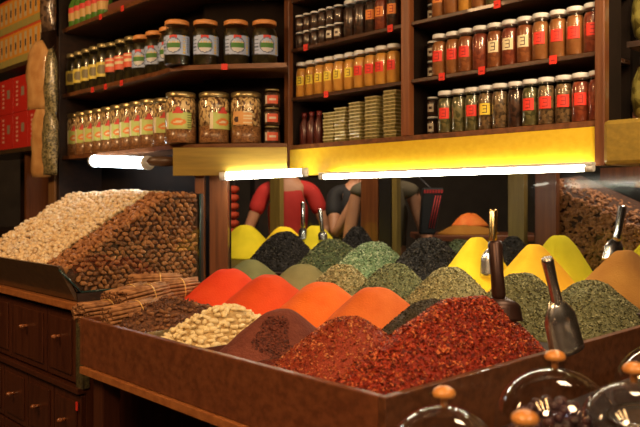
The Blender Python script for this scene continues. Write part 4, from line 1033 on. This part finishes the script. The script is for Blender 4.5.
ds[0] = (444,386,1.30,ds[0][3],.102)
fi = [build('dried_fig', MB().lathe([(.001,-.009),(.010,-.006),(.0125,0),(.009,.007),(.003,.010)],9), FIG[k]) for k in range(2)]
c_ = 0
for i,(px,py,Yd,lab,R) in enumerate(ds):
    X,Yy,hs = dome(px,py,Yd,lab,R)
    lays = []
    ch = {0:.075,1:.135,3:.10}.get(i,0)
    if ch:
        core = MB().lathe([(R*.80*math.cos(q), ch*math.sin(q)) for q in [math.pi/2*j/8 for j in range(8)]]+[(.002,ch)],24)
        o = build('dried_figs', core, FIG[0]); o.location = (X,Yy,TZ+.014); tag(o,'dark dried fruit mass inside the '+lab,'dried fruit',None,'stuff')
        nf = int(ch*900)
        for j in range(nf):
            zf_ = j/nf; th = j*2.39996; rr = R*.80*math.sqrt(1-zf_**2); lays.append((rr*math.cos(th), rr*math.sin(th), .008+ch*zf_))
    for lay in range(0):
        rr = R*.82*(1-lay*.13); n = max(1,int(2*math.pi*rr/.034))
        for ring in range(3):
            r2 = rr*(1-ring*.36); n2 = max(1,int(2*math.pi*r2/.025))
            for k in range(n2): lays.append((r2*math.cos(6.283*k/n2+lay), r2*math.sin(6.283*k/n2+lay), .012+lay*.017+random.uniform(0,.006)))
    for (x,y,z) in lays:
        o = fi[c_] if c_ < 2 else fi[c_%2].copy()
        if c_ >= 2: COL.objects.link(o)
        c_ += 1
        o.location=(X+x,Yy+y,TZ+.008+z); o.rotation_euler=rrot()
        tag(o,'dark dried fruit piled inside the '+lab,'dried fruit','dried fruit under dome %s' % ORD[i])

# market lamps behind the viewer, mirrored in the domes
for i,(x,y,z,L) in enumerate(((-1.05,.25,2.65,.8),(-.72,.25,2.65,.8),(-.39,.25,2.65,.8))):
    o = build('ceiling_tube', MB().tube((x,y,z),(x+.25,y+L,z),.045), WARMBULB, org=(x,y,z)); tag(o,'warm ceiling strip lamp behind the viewer','lamp','warm strip lamps')
for i,(x,y,z) in enumerate(((-.15,-.5,2.6),(.75,-.6,2.5),(1.1,-.4,2.6))):
    o = build('bulb', MB().lathe([(max(.0005,.035*math.sin(math.pi*i_/8)),-.035*math.cos(math.pi*i_/8)) for i_ in range(9)],12), COOLBULB); o.location=(x,y,z); tag(o,'cool round bulb hanging behind the viewer','lamp','cool bulbs')
# unused prototypes (those never placed themselves) are removed
for o in [x for x in bpy.data.objects if x.type == 'EMPTY' and x.parent is None and 'label' not in x]:
    for c in list(kids(o)):
        for g in list(kids(c)): bpy.data.objects.remove(g)
        bpy.data.objects.remove(c)
    bpy.data.objects.remove(o)
